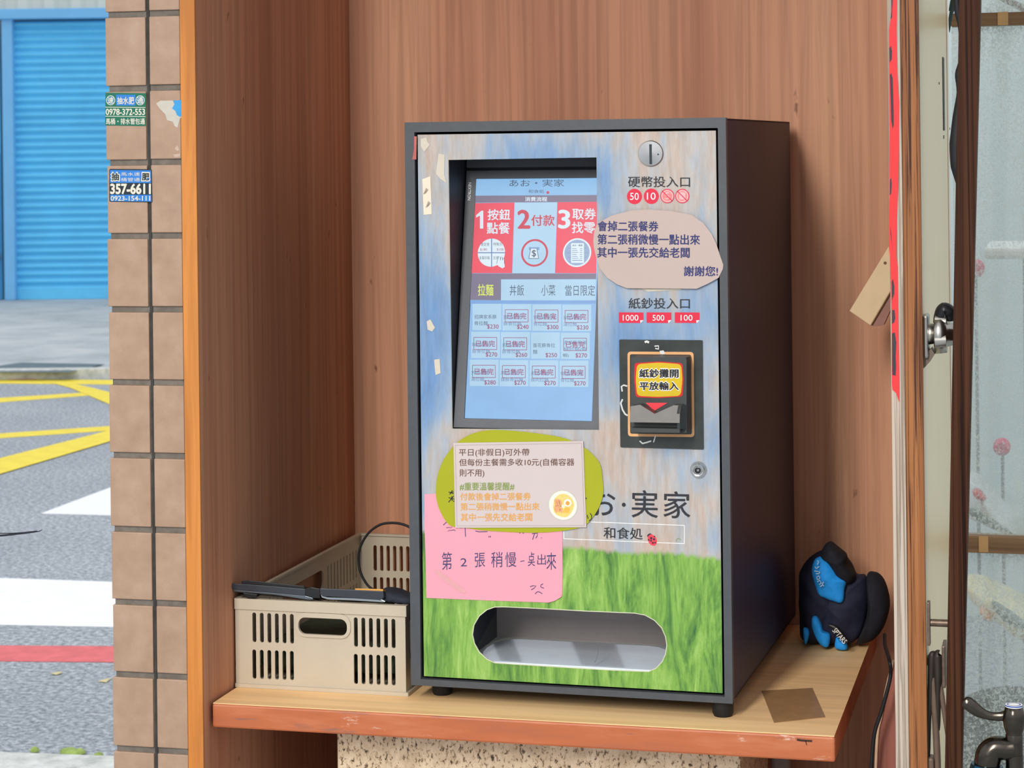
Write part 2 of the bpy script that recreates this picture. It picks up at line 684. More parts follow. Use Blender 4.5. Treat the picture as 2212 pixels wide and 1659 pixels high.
def rrect(u0, v0, u1, v1, r, n=6):
    out = []
    for (cx, cy, a0) in ((u1 - r, v1 - r, 0), (u0 + r, v1 - r, 90), (u0 + r, v0 + r, 180), (u1 - r, v0 + r, 270)):
        for i in range(n + 1):
            a = math.radians(a0 + 90 * i / n)
            out.append((cx + r * math.cos(a), cy + r * math.sin(a)))
    return out


def rquad(pts, r, n=6):
    """Polygon with rounded corners."""
    out = []
    k = len(pts)
    for i in range(k):
        p, a, b = Vector(pts[i]), Vector(pts[i - 1]), Vector(pts[(i + 1) % k])
        da, db = (a - p).normalized(), (b - p).normalized()
        s, e = p + da * r, p + db * r
        for j in range(n + 1):
            t = j / n
            q = s * (1 - t) ** 2 + p * 2 * t * (1 - t) + e * t * t
            out.append((q.x, q.y))
    return out


def smooth(pts, sub=5):
    out = []
    n = len(pts)
    for i in range(n):
        p0, p1, p2, p3 = [Vector(pts[(i + k - 1) % n]) for k in range(4)]
        for k in range(sub):
            t = k / sub
            q = 0.5 * (2 * p1 + (p2 - p0) * t + (2 * p0 - 5 * p1 + 4 * p2 - p3) * t * t + (3 * p1 - p0 - 3 * p2 + p3) * t ** 3)
            out.append((q.x, q.y))
    return out


def pillow(g, pl, outline, thick, mat, h0=0.0, rings=7, wrinkle=.0, seed=0, back=1.0):
    c = Vector((sum(p[0] for p in outline) / len(outline), sum(p[1] for p in outline) / len(outline)))
    n = len(outline)
    vs, fs = [], []
    for side in (1, -back):
        for k in range(rings + 1):
            t_ = k / rings
            s_ = math.sin(t_ * math.pi / 2)
            hgt = thick * math.cos(t_ * math.pi / 2) ** 0.8 * side
            for p in outline:
                q = c + (Vector(p) - c) * max(s_, .02)
                w_ = wrinkle * noise.noise(Vector((q.x * 38 + seed, q.y * 38, seed * 1.7))) * (1 - .4 * t_)
                w_ += wrinkle * .5 * noise.noise(Vector((q.x * 90 + seed, q.y * 60, 4 + seed)))
                vs.append(pl.P(q.x, q.y, h0 + hgt + w_))
    m_6 = (rings + 1) * n
    for off, fl in ((0, False), (m_6, True)):
        for k in range(rings):
            for i in range(n):
                j = (i + 1) % n
                f = (off + k * n + i, off + (k + 1) * n + i, off + (k + 1) * n + j, off + k * n + j)
                fs.append(f if not fl else tuple(reversed(f)))
    for off, fl in ((0, False), (m_6, True)):
        f = tuple(off + i for i in range(n))
        fs.append(tuple(reversed(f)) if fl else f)
    for i in range(n):
        j = (i + 1) % n
        a, b = rings * n, m_6 + rings * n
        fs.append((a + i, b + i, b + j, a + j))
    return g.add(vs, fs, mat, True)



def tag(o, label=None, cat=None, group=None, kind=None):
    if label:
        o['label'] = label
    if cat:
        o['category'] = cat
    if group:
        o['group'] = group
    if kind:
        o['kind'] = kind
    return o


def empty(name, loc, rz=0.0):
    o = bpy.data.objects.new(name, None)
    o.location = loc
    o.rotation_euler = (0, 0, rz)
    o.empty_display_size = 0.05
    col.objects.link(o)
    return o


def struct(o, label=None, cat=None):
    o['kind'] = 'structure'
    if label:
        o['label'] = label
    if cat:
        o['category'] = cat
    return o


def crop(x0, y0, s):
    """Point read off an enlarged piece of the photo -> photo pixel."""
    return lambda x, y: (x0 + x * s, y0 + y * s)


def inset_mesh(o, sub=1):
    md = o.modifiers.new('subdivision', 'SUBSURF')
    md.levels = sub
    md.render_levels = sub
    return o

# ================================================================== THE SETTING
YF = -0.09                        # front of the alcove
SZ, ST = -0.0228, 0.0346          # shelf top, shelf thickness
WALL_Y = 0.60
XL = -0.279                       # inner face of the left panel
TOP = 1.75
fp = yplane(YF)
XR0 = fp.at(1926, 800).x
XR1 = fp.at(1955, 800).x
XD1 = fp.at(1994, 800).x
gz = zplane(GROUND)

# road / ground
g = G()
g.add([(-60, -25, GROUND), (30, -25, GROUND), (30, 80, GROUND), (-60, 80, GROUND)], [(0, 1, 2, 3)], ASPHALT)
floor = struct(g.build('floor', origin=(0, 0, GROUND)))

# back wall and left panel of the alcove
g = G()
g.box((XL - 0.02, WALL_Y, GROUND), (XD1, WALL_Y + 0.02, TOP), W_WALL)
struct(g.build('wall_back'))
xl_out = fp.at(396, 800).x
g = G()
TH = XL - fp.at(397, 800).x
g.box((XL - TH, YF + 0.004, GROUND), (XL, WALL_Y, TOP), W_WALL)
wl = struct(g.build('wall_left'))
g = G()
g.box((XL - TH - .0002, YF, GROUND), (XL + 0.0002, YF + 0.0038, TOP), W_EDGE)
struct(g.build('trim_1', wl, bevel=0.001))
g = G()
g.box((XR0, YF, GROUND), (XR1, WALL_Y, TOP), W_WALL)
wr_ = struct(g.build('wall_right'))
g = G()
g.box((XR0 - 0.0005, YF - 0.004, GROUND), (XR1, YF - 0.0002, TOP), W_GREY)
struct(g.build('trim_2', wr_, bevel=0.0015))
g = G()
g.box((XL - 0.02, YF - 0.01, TOP), (XD1, WALL_Y + 0.02, TOP + 0.02), W_WALL)
struct(g.build('ceiling'))

g = G()
BEAM = M('reddish_beam_paint', (120, 62, 54), .6, vary=.1, scale=6)
DBEAM = M('dark_beam_steel', (60, 58, 58), .6, vary=.1, scale=6)
for y in (-0.75, -1.05, -1.3, -1.55, -1.8, -2.1):
    g.box((-1.6, y, 2.10), (1.6, y + .03, 2.14), DBEAM)
for k in range(11):
    x = -1.5 + k * .24
    a, b = Vector((x, -0.6, 2.16)), Vector((x + .45, -2.3, 2.16))
    w = Vector((.016 if k % 2 else .045, .0, 0))
    up = Vector((0, 0, .05))
    g.hexa([a - w, a + w, b + w, b - w, a - w + up, a + w + up, b + w + up, b - w + up], BEAM if k % 2 == 0 else DBEAM)
struct(g.build('ceiling_beams'))
g = G()
g.box((-1.1, -0.45, TOP + 0.02), (3.0, WALL_Y + 0.1, TOP + 0.10), M('sky_block_paint', (206, 200, 188), .8, vary=.04, scale=2))
struct(g.build('ceiling_sky_block'))  # unseen slab, added to block sky light from above the alcove
# tiled pillar
px0 = fp.at(236, 800).x
pil_x1 = XL - TH - 0.0006
px_joint = fp.at(327, 800).x
PD = 0.30
zt = [fp.at(320, y).z for y in (30, 190.5, 351, 510, 669, 827, 985, 1145, 1303, 1460, 1621)]
pitch = (zt[0] - zt[-1]) / 10
rows = [zt[0] + pitch * k for k in range(5, 0, -1)] + zt + [zt[-1] - pitch * k for k in range(1, 6)]
g = G()
g.box((px0 + 0.003, YF + 0.004, GROUND), (pil_x1 - 0.001, YF + PD, TOP + 0.3), GROUT)
jw = 0.0032
for i in range(len(rows) - 1):
    a, b = rows[i + 1] + 0.0042, rows[i] - 0.0042
    if b < GROUND:
        continue
    a = max(a, GROUND)
    wob = random.uniform(-0.0012, 0.0012)
    g.box((px0 + wob, YF + 0.0005, a), (px_joint - jw + wob * 0.5, YF + 0.012, b), TILE)
    g.box((px_joint + jw * 0.8 + wob * 0.4, YF + 0.0005, a + 0.0006), (pil_x1, YF + 0.012, b + 0.0004), TILE)
g.box((px_joint - jw * 0.9, YF + 0.0025, GROUND), (px_joint + jw * 0.7, YF + 0.006, TOP + 0.3), GROUT_V)
struct(g.build('wall_pillar', bevel=0.0012))

# far side of the street
d = gz.at(115, 657) - CAM
VB = d.dot(FWD)
sh = Plane(CAM + FWD * VB + Vector((0, 0, GROUND - CAM.z)), RIGHT, (0, 0, 1))
BLUE = M('blue_painted_steel', (104, 206, 250), 0.45, vary=0.06, scale=3)
BLUE2 = M('blue_painted_frame', (122, 192, 238), 0.45, vary=0.05, scale=3)


def shutter_uv(px, py):
    return sh.uv(px, py)


KERB = gz.at(115, 815)
VK = (KERB - CAM).dot(FWD)


def street(u, v, z):
    return Vector((CAM.x, CAM.y, 0)) + RIGHT * u + FWD * v + Vector((0, 0, z))


g = G()
pv = [street(-14, VK, GROUND), street(4, VK, GROUND), street(4, VB + 1, GROUND), street(-14, VB + 1, GROUND)]
g.hexa([p for p in pv] + [p + Vector((0, 0, 0.05)) for p in pv], CONCRETE)
struct(g.build('floor_pavement'))
pvz = zplane(GROUND + 0.053)

# corrugated wall above the shutter
v20 = shutter_uv(120, 20)[1]
g = G()
CORR = M('cream_corrugated_sheet', (222, 222, 208), 0.6, vary=0.06, scale=2)
xs = [(-7 + i * 0.045) for i in range(280)]
prof = [(x, 0.05 if (i // 3) % 2 else 0.0) for i, x in enumerate(xs)]
vs, fs = [], []
for (x, h) in prof:
    vs += [sh.P(x, v20, h - 0.02), sh.P(x, v20 + 2.5, h - 0.02)]
for i in range(len(prof) - 1):
    fs.append((2 * i, 2 * i + 2, 2 * i + 3, 2 * i + 1))
g.add(vs, fs, CORR)
u0 = shutter_uv(22, 300)[0]
g.pbox(sh, -7, 0.05, 5, v20 + 2.5, -0.6, -0.25, CORR)
struct(g.build('wall_far'))

# rolling shutter
t = empty('rolling_shutter', sh.P(u0 + 2, 0.05))
tag(t, 'large blue slatted rolling shutter across the street', 'shutter')
uR = shutter_uv(420, 300)[0]
vtop = shutter_uv(120, 42)[1]
g = G()
n = int((vtop - 0.05) / 0.0745)
prof = []
for i in range(n):
    z0 = 0.05 + (vtop - 0.05) * i / n
    hgt = (vtop - 0.05) / n
    for k in range(6):
        a = k / 6
        prof.append((z0 + hgt * a, 0.03 * math.sin(math.pi * min(1, a / 0.8)) if a < 0.8 else -0.012))
vs, fs = [], []
for (z, h) in prof:
    vs += [sh.P(u0 + 0.05, z, h), sh.P(uR, z, h)]
for i in range(len(prof) - 1):
    fs.append((2 * i, 2 * i + 1, 2 * i + 3, 2 * i + 2))
g.add(vs, fs, BLUE, True)
g.build('slat_curtain', t)
g = G()
g.pbox(sh, u0 - 0.05, 0.05, u0 + 0.06, vtop + 0.03, -0.02, 0.12, BLUE2)
g.build('guide_rail', t, bevel=0.01)
g = G()
g.pbox(sh, u0 - 0.2, vtop, uR, v20 + 0.0, -0.1, 0.16, BLUE2)
g.build('header_box', t, bevel=0.01)
g = G()
g.pbox(sh, u0 + 0.06, 0.05, uR, 0.17, 0.0, 0.03, BLUE)
g.build('bottom_bar', t, bevel=0.005)

# neighbouring blue door at the left edge
t = empty('steel_door', sh.P(u0 - 0.6, 0.05))
tag(t, 'blue steel door left of the rolling shutter, across the street', 'door')
g = G()
g.pbox(sh, u0 - 1.1, 0.05, u0 - 0.10, vtop - 0.03, -0.06, -0.01, BLUE)
g.build('door_leaf', t, bevel=0.005)
v1 = shutter_uv(5, 330)[1]
g = G()
g.pbox(sh, u0 - 1.1, 0.05, u0 - 0.115, v1, -0.01, 0.03, BLUE2)
g.build('lower_panel', t, bevel=0.005)
g = G()
v2 = shutter_uv(5, 556)[1]
g.pbox(sh, u0 - 0.22, v2 - 0.03, u0 - 0.11, v2 + 0.03, 0.0, 0.09, M('rusty_latch', (170, 150, 130), 0.5))
g.build('latch', t, bevel=0.005)

# kerb, drain and paint on the road
g = G()
kv = [street(-14, VK - 0.14, GROUND), street(4, VK - 0.14, GROUND), street(4, VK - 0.001, GROUND), street(-14, VK - 0.001, GROUND)]
g.hexa(kv + [p + Vector((0, 0, 0.065)) for p in kv], KERB_C)
struct(g.build('trim_3'))


def ground_mark(name, pxs, mat, label, cat, h=0.002, pl=None):
    q = pl or gz
    pts = [q.at(*p) for p in pxs]
    gg = G()
    top = [Vector((p.x, p.y, p.z + h)) for p in pts]
    bot = [Vector((p.x, p.y, p.z + h - 0.0014)) for p in pts]
    k = len(pts)
    tr = tess([[(p.x, p.y) for p in pts]])
    ff = []
    for tt in tr:
        a, b, c = [Vector((pts[i].x, pts[i].y, 0)) for i in tt]
        ff.append(tuple(tt) if (b - a).cross(c - a).z > 0 else tuple(reversed(tt)))
    gg.add(top, ff, mat)
    gg.add(top + bot, [(i, (i + 1) % k, k + (i + 1) % k, k + i) for i in range(k)], mat)
    return tag(gg.build(name), label, cat)


YEL = M('yellow_road_paint', (252, 224, 70), 0.7, vary=0.10, scale=9)
WHT = M('white_road_paint', (250, 250, 248), 0.7, vary=0.03, scale=9)
REDP = M('red_road_paint', (226, 112, 112), 0.75, vary=0.14, scale=14)
IRON = M('drain_iron', (98, 116, 122), 0.7, vary=0.2, scale=20)
ground_mark('road_line', [(-300, 826), (-300, 817), (236, 821), (420, 823), (420, 832), (236, 831)], YEL,
            'thin yellow line along the far kerb', 'road line')
ground_mark('road_line', [(92, 823), (126, 823), (196, 838), (236, 848), (420, 902), (420, 950), (236, 874), (150, 838)], YEL,
            'wide yellow diagonal running from far kerb towards the pillar', 'road line', h=0.004)
ground_mark('road_line', [(-300, 878), (-300, 888), (0, 869.5), (190, 855), (205, 847), (0, 860)], YEL,
            'short thin yellow line meeting the wide yellow diagonal', 'road line')
ground_mark('road_line', [(-300, 958), (-300, 969), (0, 947), (235, 931), (420, 919), (420, 909), (235, 921), (0, 937)], YEL,
            'thin yellow line just above the widest yellow stripe', 'road line')
ground_mark('road_line', [(-300, 1068), (-300, 1115), (0, 1026), (235, 956), (420, 905), (420, 885), (235, 932), (0, 992)], YEL,
            'widest pale yellow stripe slanting across the asphalt', 'road line', h=0.006)
ground_mark('crossing_stripe', [(88, 1110), (240, 1053), (420, 985), (420, 1119), (240, 1114)], WHT,
            'white pointed road stripe disappearing behind the tiled pillar', 'road marking')
ground_mark('crossing_stripe', [(-300, 1239), (-300, 1345), (0, 1350.5), (235, 1355), (420, 1359), (420, 1264), (235, 1257.5), (0, 1249.5)], WHT,
            'wide white band painted straight across the road', 'road marking')
ground_mark('road_line', [(-300, 1392), (-300, 1425), (0, 1429), (235, 1431), (420, 1433), (420, 1399), (235, 1397), (0, 1395.5)], REDP,
            'faded red line on the near side of the road', 'road line')
ground_mark('kerb_line', [(-300, 812), (-300, 819), (60, 821), (118, 818), (118, 814)], REDP, 'short pale red line at foot of the far kerb', 'road line', h=.004)
ground_mark('drain_grate', [(-60, 800), (45, 785), (226, 788), (150, 806), (-60, 806)], IRON,
            'dark drain grate set in the far pavement', 'drain', h=0.006, pl=pvz)
# near kerb strip with moss
g = G()
kp = [gz.at(-400, 1618), gz.at(260, 1642), gz.at(420, 1648), gz.at(420, 1900), gz.at(-400, 1900)]
top = [Vector((p.x, p.y, GROUND + 0.01)) for p in kp]
g.add([Vector((p.x, p.y, GROUND)) for p in kp] + top, [(9, 8, 7, 6, 5), (0, 1, 6, 5), (1, 2, 7, 6), (2, 3, 8, 7), (3, 4, 9, 8), (4, 0, 5, 9)], KERB_C)
struct(g.build('trim_4', recalc=True))
MOSS = M('moss', (150, 172, 92), 0.95, vary=0.3, scale=60)
g = G()
for (px, py, r) in ((150, 1628, .022), (160, 1631, .02), (172, 1630, .016), (213, 1638, .014), (75, 1626, .012), (140, 1629, .014)):
    c = gz.at(px, py)
    g.lathe((c.x, c.y, GROUND + 0.004), (0, 0, 1), [(r, 0), (r * .8, .007), (r * .3, .011)], MOSS, 10)
tag(g.build('moss', origin=None), 'small tufts of moss along the near kerb', 'moss', kind='stuff')
LEAF = M('dry_leaf', (212, 200, 150), 0.8)
for (q, lab) in (([(110, 1457), (128, 1453), (136, 1455), (122, 1460)], 'pale dry leaf on the asphalt below the red line'),
                 ([(212, 1474), (228, 1469), (240, 1468), (230, 1476)], 'pale dry leaf on the asphalt against the tiled pillar')):
    ground_mark('fallen_leaf', q, LEAF, lab, 'leaf', h=0.004)

# ------------------------------------------------------------------ right-hand doors and window
WHITE_LAM = M('white_gloss_laminate', (250, 230, 184), 0.3, vary=0.02, scale=6, spec=0.3)
YE = xplane(XD1).at(2057, 800).y
d1 = G()
d1.box((XR1 + 0.0006, YF + 0.003, GROUND), (XD1 - 0.0002, YE, TOP), WHITE_LAM)
door1 = struct(d1.build('door_1'))
g = G()
g.box((XR1 + 0.0004, YF - 0.006, GROUND), (XD1, YF + 0.0028, TOP), W_TEAK)
struct(g.build('edge_band', door1, bevel=0.0008))
xo = xplane(XD1 + 0.0004)
g = G()
a, b = xo.at(2036, 123), xo.at(2041, 282)
g.box((XD1 - 0.0001, a.y, b.z), (XD1 + 0.0008, b.y, a.z), RECESS)
for (p, r) in (((2039, 296), .003), ((2029, 180), .002), ((2052, 278), .002)):
    c = xo.at(*p)
    g.cyl((XD1 - .0001, c.y, c.z), (XD1 + .0008, c.y, c.z), r, RECESS, 12)
struct(g.build('slot', door1))
# knob and lock
kp_ = yplane(-0.075)


def xc(px, py, pl=kp_):
    return pl.at(px, py)


g = G()
c4 = crop(1780, 480, .3135)
A = xc(1994, 722)
ax0 = XD1


def xr(px):
    return xc(px, 722).x


mm = 0.00063
g.box((XD1, -0.088, xc(2000, 773).z), (xr(2006), -0.04, xc(2000, 680).z), BRUSHED)
struct_pl = g.build('lock_plate', door1, bevel=0.003)
g = G()
g.lathe((xr(2006), -0.068, A.z), (1, 0, 0), [(.014, 0), (.013, xr(2017) - xr(2006)), (.022, xr(2018) - xr(2006)), (.026, xr(2020) - xr(2006)), (.0255, xr(2034) - xr(2006)), (.022, xr(2044) - xr(2006)), (.0165, xr(2046) - xr(2006)), (.0145, xr(2059) - xr(2006)), (.010, xr(2061) - xr(2006))], BRUSHED, 24)
for k in range(4):
    w = k * math.pi / 2 + 0.4
    g.cyl((xr(2019), -0.068 + .019 * math.cos(w), A.z + .019 * math.sin(w)), (xr(2043), -0.068 + .017 * math.cos(w), A.z + .017 * math.sin(w)), .0095, BRUSHED, 14)
g.build('door_knob', door1)
g = G()
p0 = xc(2034, 690)
g.tube([xc(2024, 700), xc(2030, 684), xc(2040, 672), xc(2051, 678), xc(2053, 694)], [.005, .008, .0115, .010, .004], BLACK, 12)
g.build('lock_lever', door1)
g = G()
q = [xc(1994, 797), xc(1994, 770), xc(2012, 752), xc(2020, 764), xc(2010, 780)]
vs = [Vector((p.x, -0.08, p.z)) for p in q] + [Vector((p.x, -0.05, p.z)) for p in q]
g.add(vs, [(0, 1, 2, 3, 4), (9, 8, 7, 6, 5)] + [(i, 5 + i, 5 + (i + 1) % 5, (i + 1) % 5) for i in range(5)], M('bracket_dark', (112, 98, 86), 0.4, 0.6))
g.build('lock_bracket', door1, recalc=True)
# pull handle on the white door
HMET = M('weathered_bronze', (118, 100, 86), 0.42, 0.7, vary=0.25, scale=80)
HY0 = -0.07
hp = yplane(HY0)
g = G()
a, b = hp.at(1994, 1416), hp.at(2034, 1437)
g.box((XD1, HY0 - 0.008, b.z), (b.x, HY0 + 0.008, a.z), HMET)
a, b = hp.at(2035, 1392), hp.at(2044, 1482)
g.box((a.x, HY0 - .012, b.z), (b.x, HY0 + .03, a.z), HMET)
pull1 = g.build('pull_handle', door1, bevel=0.001)

# dark glazed door seen along its edge (leaning a little)
YP = -0.115
pp = yplane(YP)
tl, tr_, bl, br_ = [pp.uv(*p) for p in ((2072, 0), (2118, 0), (2041, 1659), (2078, 1659))]


def lerp2(a, b, z):
    f = (z - b[1]) / (a[1] - b[1])
    return b[0] + (a[0] - b[0]) * f


g = G()
zb, ztp = GROUND, TOP
loop = [(lerp2(tl, bl, zb), zb), (lerp2(tr_, br_, zb), zb), (lerp2(tr_, br_, ztp), ztp), (lerp2(tl, bl, ztp), ztp)]
g.plate(pp, [loop], -0.035, 0.0, W_DARK)
door2 = struct(g.build('door_2', bevel=0.0015))
g = G()
pts = [(2060, -40), (2063, 20), (2070, 60), (2072, 120), (2066, 160), (2068, 200), (2063, 260), (2060, 310), (2061, 360), (2067, 410), (2066, 470)]
g.tube([pp.at(x + 6, y, -0.012) for x, y in pts], [.006, .005, .004, .003, .0055, .0045, .0075, .009, .008, .003, .002], RUBBER, 10)
g.build('rubber_seal', door2)
g = G()
a, b = pp.at(2009, 1341), pp.at(2047, 1359)
g.cyl((a.x, YP + .012, (a.z + b.z) / 2), (b.x + .004, YP + .012, (a.z + b.z) / 2), (a.z - b.z) / 2, HMET, 16)
a, b = pp.at(2001, 1303), pp.at(2009, 1397)
g.box((a.x, YP + .004, b.z), (b.x, YP + .020, a.z), HMET)
g.build('pull_handle', door2, bevel=0.0008)
g = G()
a = pp.at(2081, 1352)
g.lathe((a.x - .004, YP + .012, a.z), (1, 0, 0), [(.006, 0), (.006, .004), (.004, .007)], HMET, 14)
g.build('screw_cap', door2)

# glazed screen behind, with its timber rails
YW = YE + 0.012
wp = yplane(YW)


def glass_mat():
    m, nt, b = nodes_mat('dusty_rain_glass')
    nt.nodes.remove(b)
    out = nt.nodes['Material Output']
    tr = nt.nodes.new('ShaderNodeBsdfTransparent')
    tr.inputs[0].default_value = (0.93, 0.97, 0.96, 1)
    df = nt.nodes.new('ShaderNodeBsdfDiffuse')
    df.inputs[0].default_value = lin((206, 216, 206))
    tl_ = nt.nodes.new('ShaderNodeBsdfTranslucent')
    tl_.inputs[0].default_value = lin((226, 236, 226))
    gl = nt.nodes.new('ShaderNodeBsdfGlossy')
    gl.inputs['Roughness'].default_value = 0.05
    m1 = nt.nodes.new('ShaderNodeMixShader')
    m1.inputs[0].default_value = 0.55
    nt.links.new(df.outputs[0], m1.inputs[1])
    nt.links.new(tl_.outputs[0], m1.inputs[2])
    n = tex_noise(nt, 230, 3, 0.7, (1, 1, 0.8), distort=0.8)
    n2 = tex_noise(nt, 5, 4, 0.6, (2.0, 1, 0.7))
    n3 = tex_noise(nt, 1, 3, 0.6, (70, 1, 3))
    a = nt.nodes.new('ShaderNodeMath')
    a.operation = 'MULTIPLY_ADD'
    nt.links.new(n2, a.inputs[0])
    a.inputs[1].default_value = 0.45
    nt.links.new(n, a.inputs[2])
    a2 = nt.nodes.new('ShaderNodeMath')
    a2.operation = 'MULTIPLY_ADD'
    nt.links.new(n3, a2.inputs[0])
    a2.inputs[1].default_value = 0.14
    nt.links.new(a.outputs[0], a2.inputs[2])
    f = ramp(nt, a2.outputs[0], [(0.62, (0.28, 0.28, 0.28, 1)), (0.78, (0.42, 0.42, 0.42, 1)), (0.90, (0.90, 0.90, 0.90, 1))])
    m2 = nt.nodes.new('ShaderNodeMixShader')
    nt.links.new(f, m2.inputs[0])
    nt.links.new(tr.outputs[0], m2.inputs[1])
    nt.links.new(m1.outputs[0], m2.inputs[2])
    m3 = nt.nodes.new('ShaderNodeMixShader')
    m3.inputs[0].default_value = 0.05
    nt.links.new(m2.outputs[0], m3.inputs[1])
    nt.links.new(gl.outputs[0], m3.inputs[2])
    nt.links.new(m3.outputs[0], out.inputs[0])
    return m


GLASS = glass_mat()
XW0 = XD1 + 0.004
XW1 = 1.62
z_t0, z_t1 = wp.at(2180, 27).z, wp.at(2180, 55).z
z_m0, z_m1 = wp.at(2180, 1157).z, wp.at(2180, 1194).z
g = G()
for a, b in ((z_t0, z_t1), (z_m0, z_m1)):
    g.box((XW0, YW - 0.012, b), (XW1, YW + 0.02, a), W_RAIL)
g.box((XW1 - 0.04, YW - 0.014, GROUND), (XW1, YW + 0.022, TOP), W_RAIL)
g.box((XW0, YW - 0.012, GROUND), (XW1, YW + 0.02, GROUND + 0.07), W_RAIL)
g.box((XW0, YW - 0.012, TOP - 0.05), (XW1, YW + 0.02, TOP), W_RAIL)
win = struct(g.build('window_1', bevel=0.002))
for i, (a, b) in enumerate(((TOP - .05, z_t0), (z_t1, z_m0), (z_m1, GROUND + .07))):
    g = G()
    g.add([(XW0, YW + 0.004, b), (XW1 - .04, YW + 0.004, b), (XW1 - .04, YW + 0.004, a), (XW0, YW + 0.004, a)], [(0, 1, 2, 3)], GLASS)
    struct(g.build('pane', win))
g = G()
for (x0, y0, x1, y1) in ((2155, 26, 2178, 54), (2114, 1158, 2135, 1193)):
    a, b = wp.at(x0, y0, .0125), wp.at(x1, y1, .0125)
    g.box((a.x, YW - 0.0135, b.z), (b.x, YW - 0.0121, a.z), M('brass_clip', (206, 164, 108), 0.4, vary=.1))
struct(g.build('rail_clip', win))

# ================================================================== SHELF, STONE BLOCK, POST
g = G()
g.box((-0.2745, -0.0662, SZ - ST), (0.6025, WALL_Y - 0.004, SZ - 0.0012), W_SEDGE)
sf = empty('shelf', (0.16, 0.26, SZ - ST))
tag(sf, 'thick wooden shelf board with worn orange front edge, carrying the ticket machine', 'shelf')
g.build('board', sf, bevel=0.003)
g = G()
g.box((-0.2735, -0.0648, SZ - 0.0012), (0.6015, WALL_Y - 0.004, SZ), W_SHELF)
g.build('top_veneer', sf)
# worn marks
shp = zplane(SZ)
g = G()
sfp = yplane(-0.0664)
cs = crop(1560, 1560, 400 / 2212)
for pts, w in (([cs(893, 208), cs(940, 218), cs(1000, 222), cs(1075, 226)], .0028), ([cs(996, 225), cs(1003, 250), cs(1010, 275)], .0012)):
    g.stroke(sfp, pts, w, 0.0, M('gouge', (60, 36, 28), 0.8))
g.build('gouge', sf)

bp = yplane(0.05)
gx0, gx1 = bp.at(727, 1600).x, bp.at(1600, 1640).x
g = G()
g.box((gx0, 0.05, GROUND), (gx1, 0.335, SZ - ST - 0.0003), GRANITE)
tag(g.build('stone_block', bevel=0.004), 'speckled granite block supporting the shelf', 'stone block')
g = G()
pq = yplane(0.36)
a, b = pq.at(1664, 1655), pq.at(1706, 1655)
r = (b.x - a.x) / 2
POSTG = M('grey_post_paint', (150, 134, 124), 0.5, vary=0.08)
g.plate(zplane(0), [rrect(a.x, 0.36, b.x, 0.36 + 2 * r, .008)], GROUND, SZ - ST - 0.0003, POSTG)
tag(g.build('post'), 'grey rounded post under the shelf, just right of the granite block', 'post')

# ================================================================== TICKET MACHINE
MY = -0.0318
W, H, D = 0.46, 0.796, 0.575
machine = empty('ticket_machine', (0, 0, SZ), MY)
tag(machine, 'black ticket vending machine with painted meadow front and lit touch screen', 'ticket machine')
mex = Vector((math.cos(MY), math.sin(MY), 0))
MF = Plane((0, 0, 0), mex, (0, 0, 1))          # front face, u across, v up
DH = -0.004                                      # door surface sits this far behind the frame


def mpl(h):
    return Plane(MF.o + MF.n * h, MF.ex, MF.ez)


DP = mpl(DH)
dTL, dTR, dBL, dBR = [Vector(DP.uv(*p)) for p in ((901, 294), (1548, 279), (917, 1460), (1559, 1498))]
du0, du1 = (dTL.x + dBL.x) / 2, (dTR.x + dBR.x) / 2
dv0, dv1 = (dBL.y + dBR.y) / 2, (dTL.y + dTR.y) / 2

g = G()
fr = 0.0035
inner = [(du0 - fr, dv0 - fr), (du1 + fr, dv0 - fr), (du1 + fr, dv1 + fr), (du0 - fr, dv1 + fr)]
g.plate(MF, [[(0, 0), (W, 0), (W, H), (0, H)], inner], -0.012, 0.0, FRAME)
g.build('front_frame', machine, bevel=0.0022)
g = G()
tk = 0.0025
g.pbox(MF, 0.0012, 0.0012, W - .0012, H - .0012, -D, -D + tk, BODY)
g.pbox(MF, 0.0012, 0.0012, 0.0012 + tk, H - .0012, -D, -0.0121, BODY)
g.pbox(MF, W - .0012 - tk, 0.0012, W - .0012, H - .0012, -D, -0.0121, BODY)
g.pbox(MF, 0.0012, 0.0012, W - .0012, 0.0012 + tk, -D, -0.0121, BODY)
g.pbox(MF, 0.0012, H - .0012 - tk, W - .0012, H - .0012, -D, -0.0121, BODY)
g.build('cabinet', machine)
for (u, h) in ((0.030, -0.05), (W - 0.018, -0.024), (0.030, -D + .06), (W - 0.03, -D + .06)):
    g = G()
    b = MF.P(u, SZ, h)
    g.lathe(b, (0, 0, 1), [(.0125, 0), (.0145, .004), (.0148, -SZ - .003), (.0148, -SZ + .001)], RUBBER, 20)
    g.build('foot', machine)

# door with screen and ticket openings
s1 = crop(860, 240, 460 / 2008)
s2 = crop(960, 580, 360 / 1659)
s3 = crop(1270, 250, 460 / 1957)
s4 = crop(1290, 610, 440 / 1825)
s5 = crop(900, 920, 420 / 1742)
s6 = crop(1200, 980, 400 / 2074)
s7 = crop(1320, 720, 220 / 1404)
s8 = crop(1000, 1290, 460 / 2212)


def B(f, x0, y0, x1, y1):
    a, b = f(x0, y0), f(x1, y1)
    return (a[0], a[1], b[0], b[1])


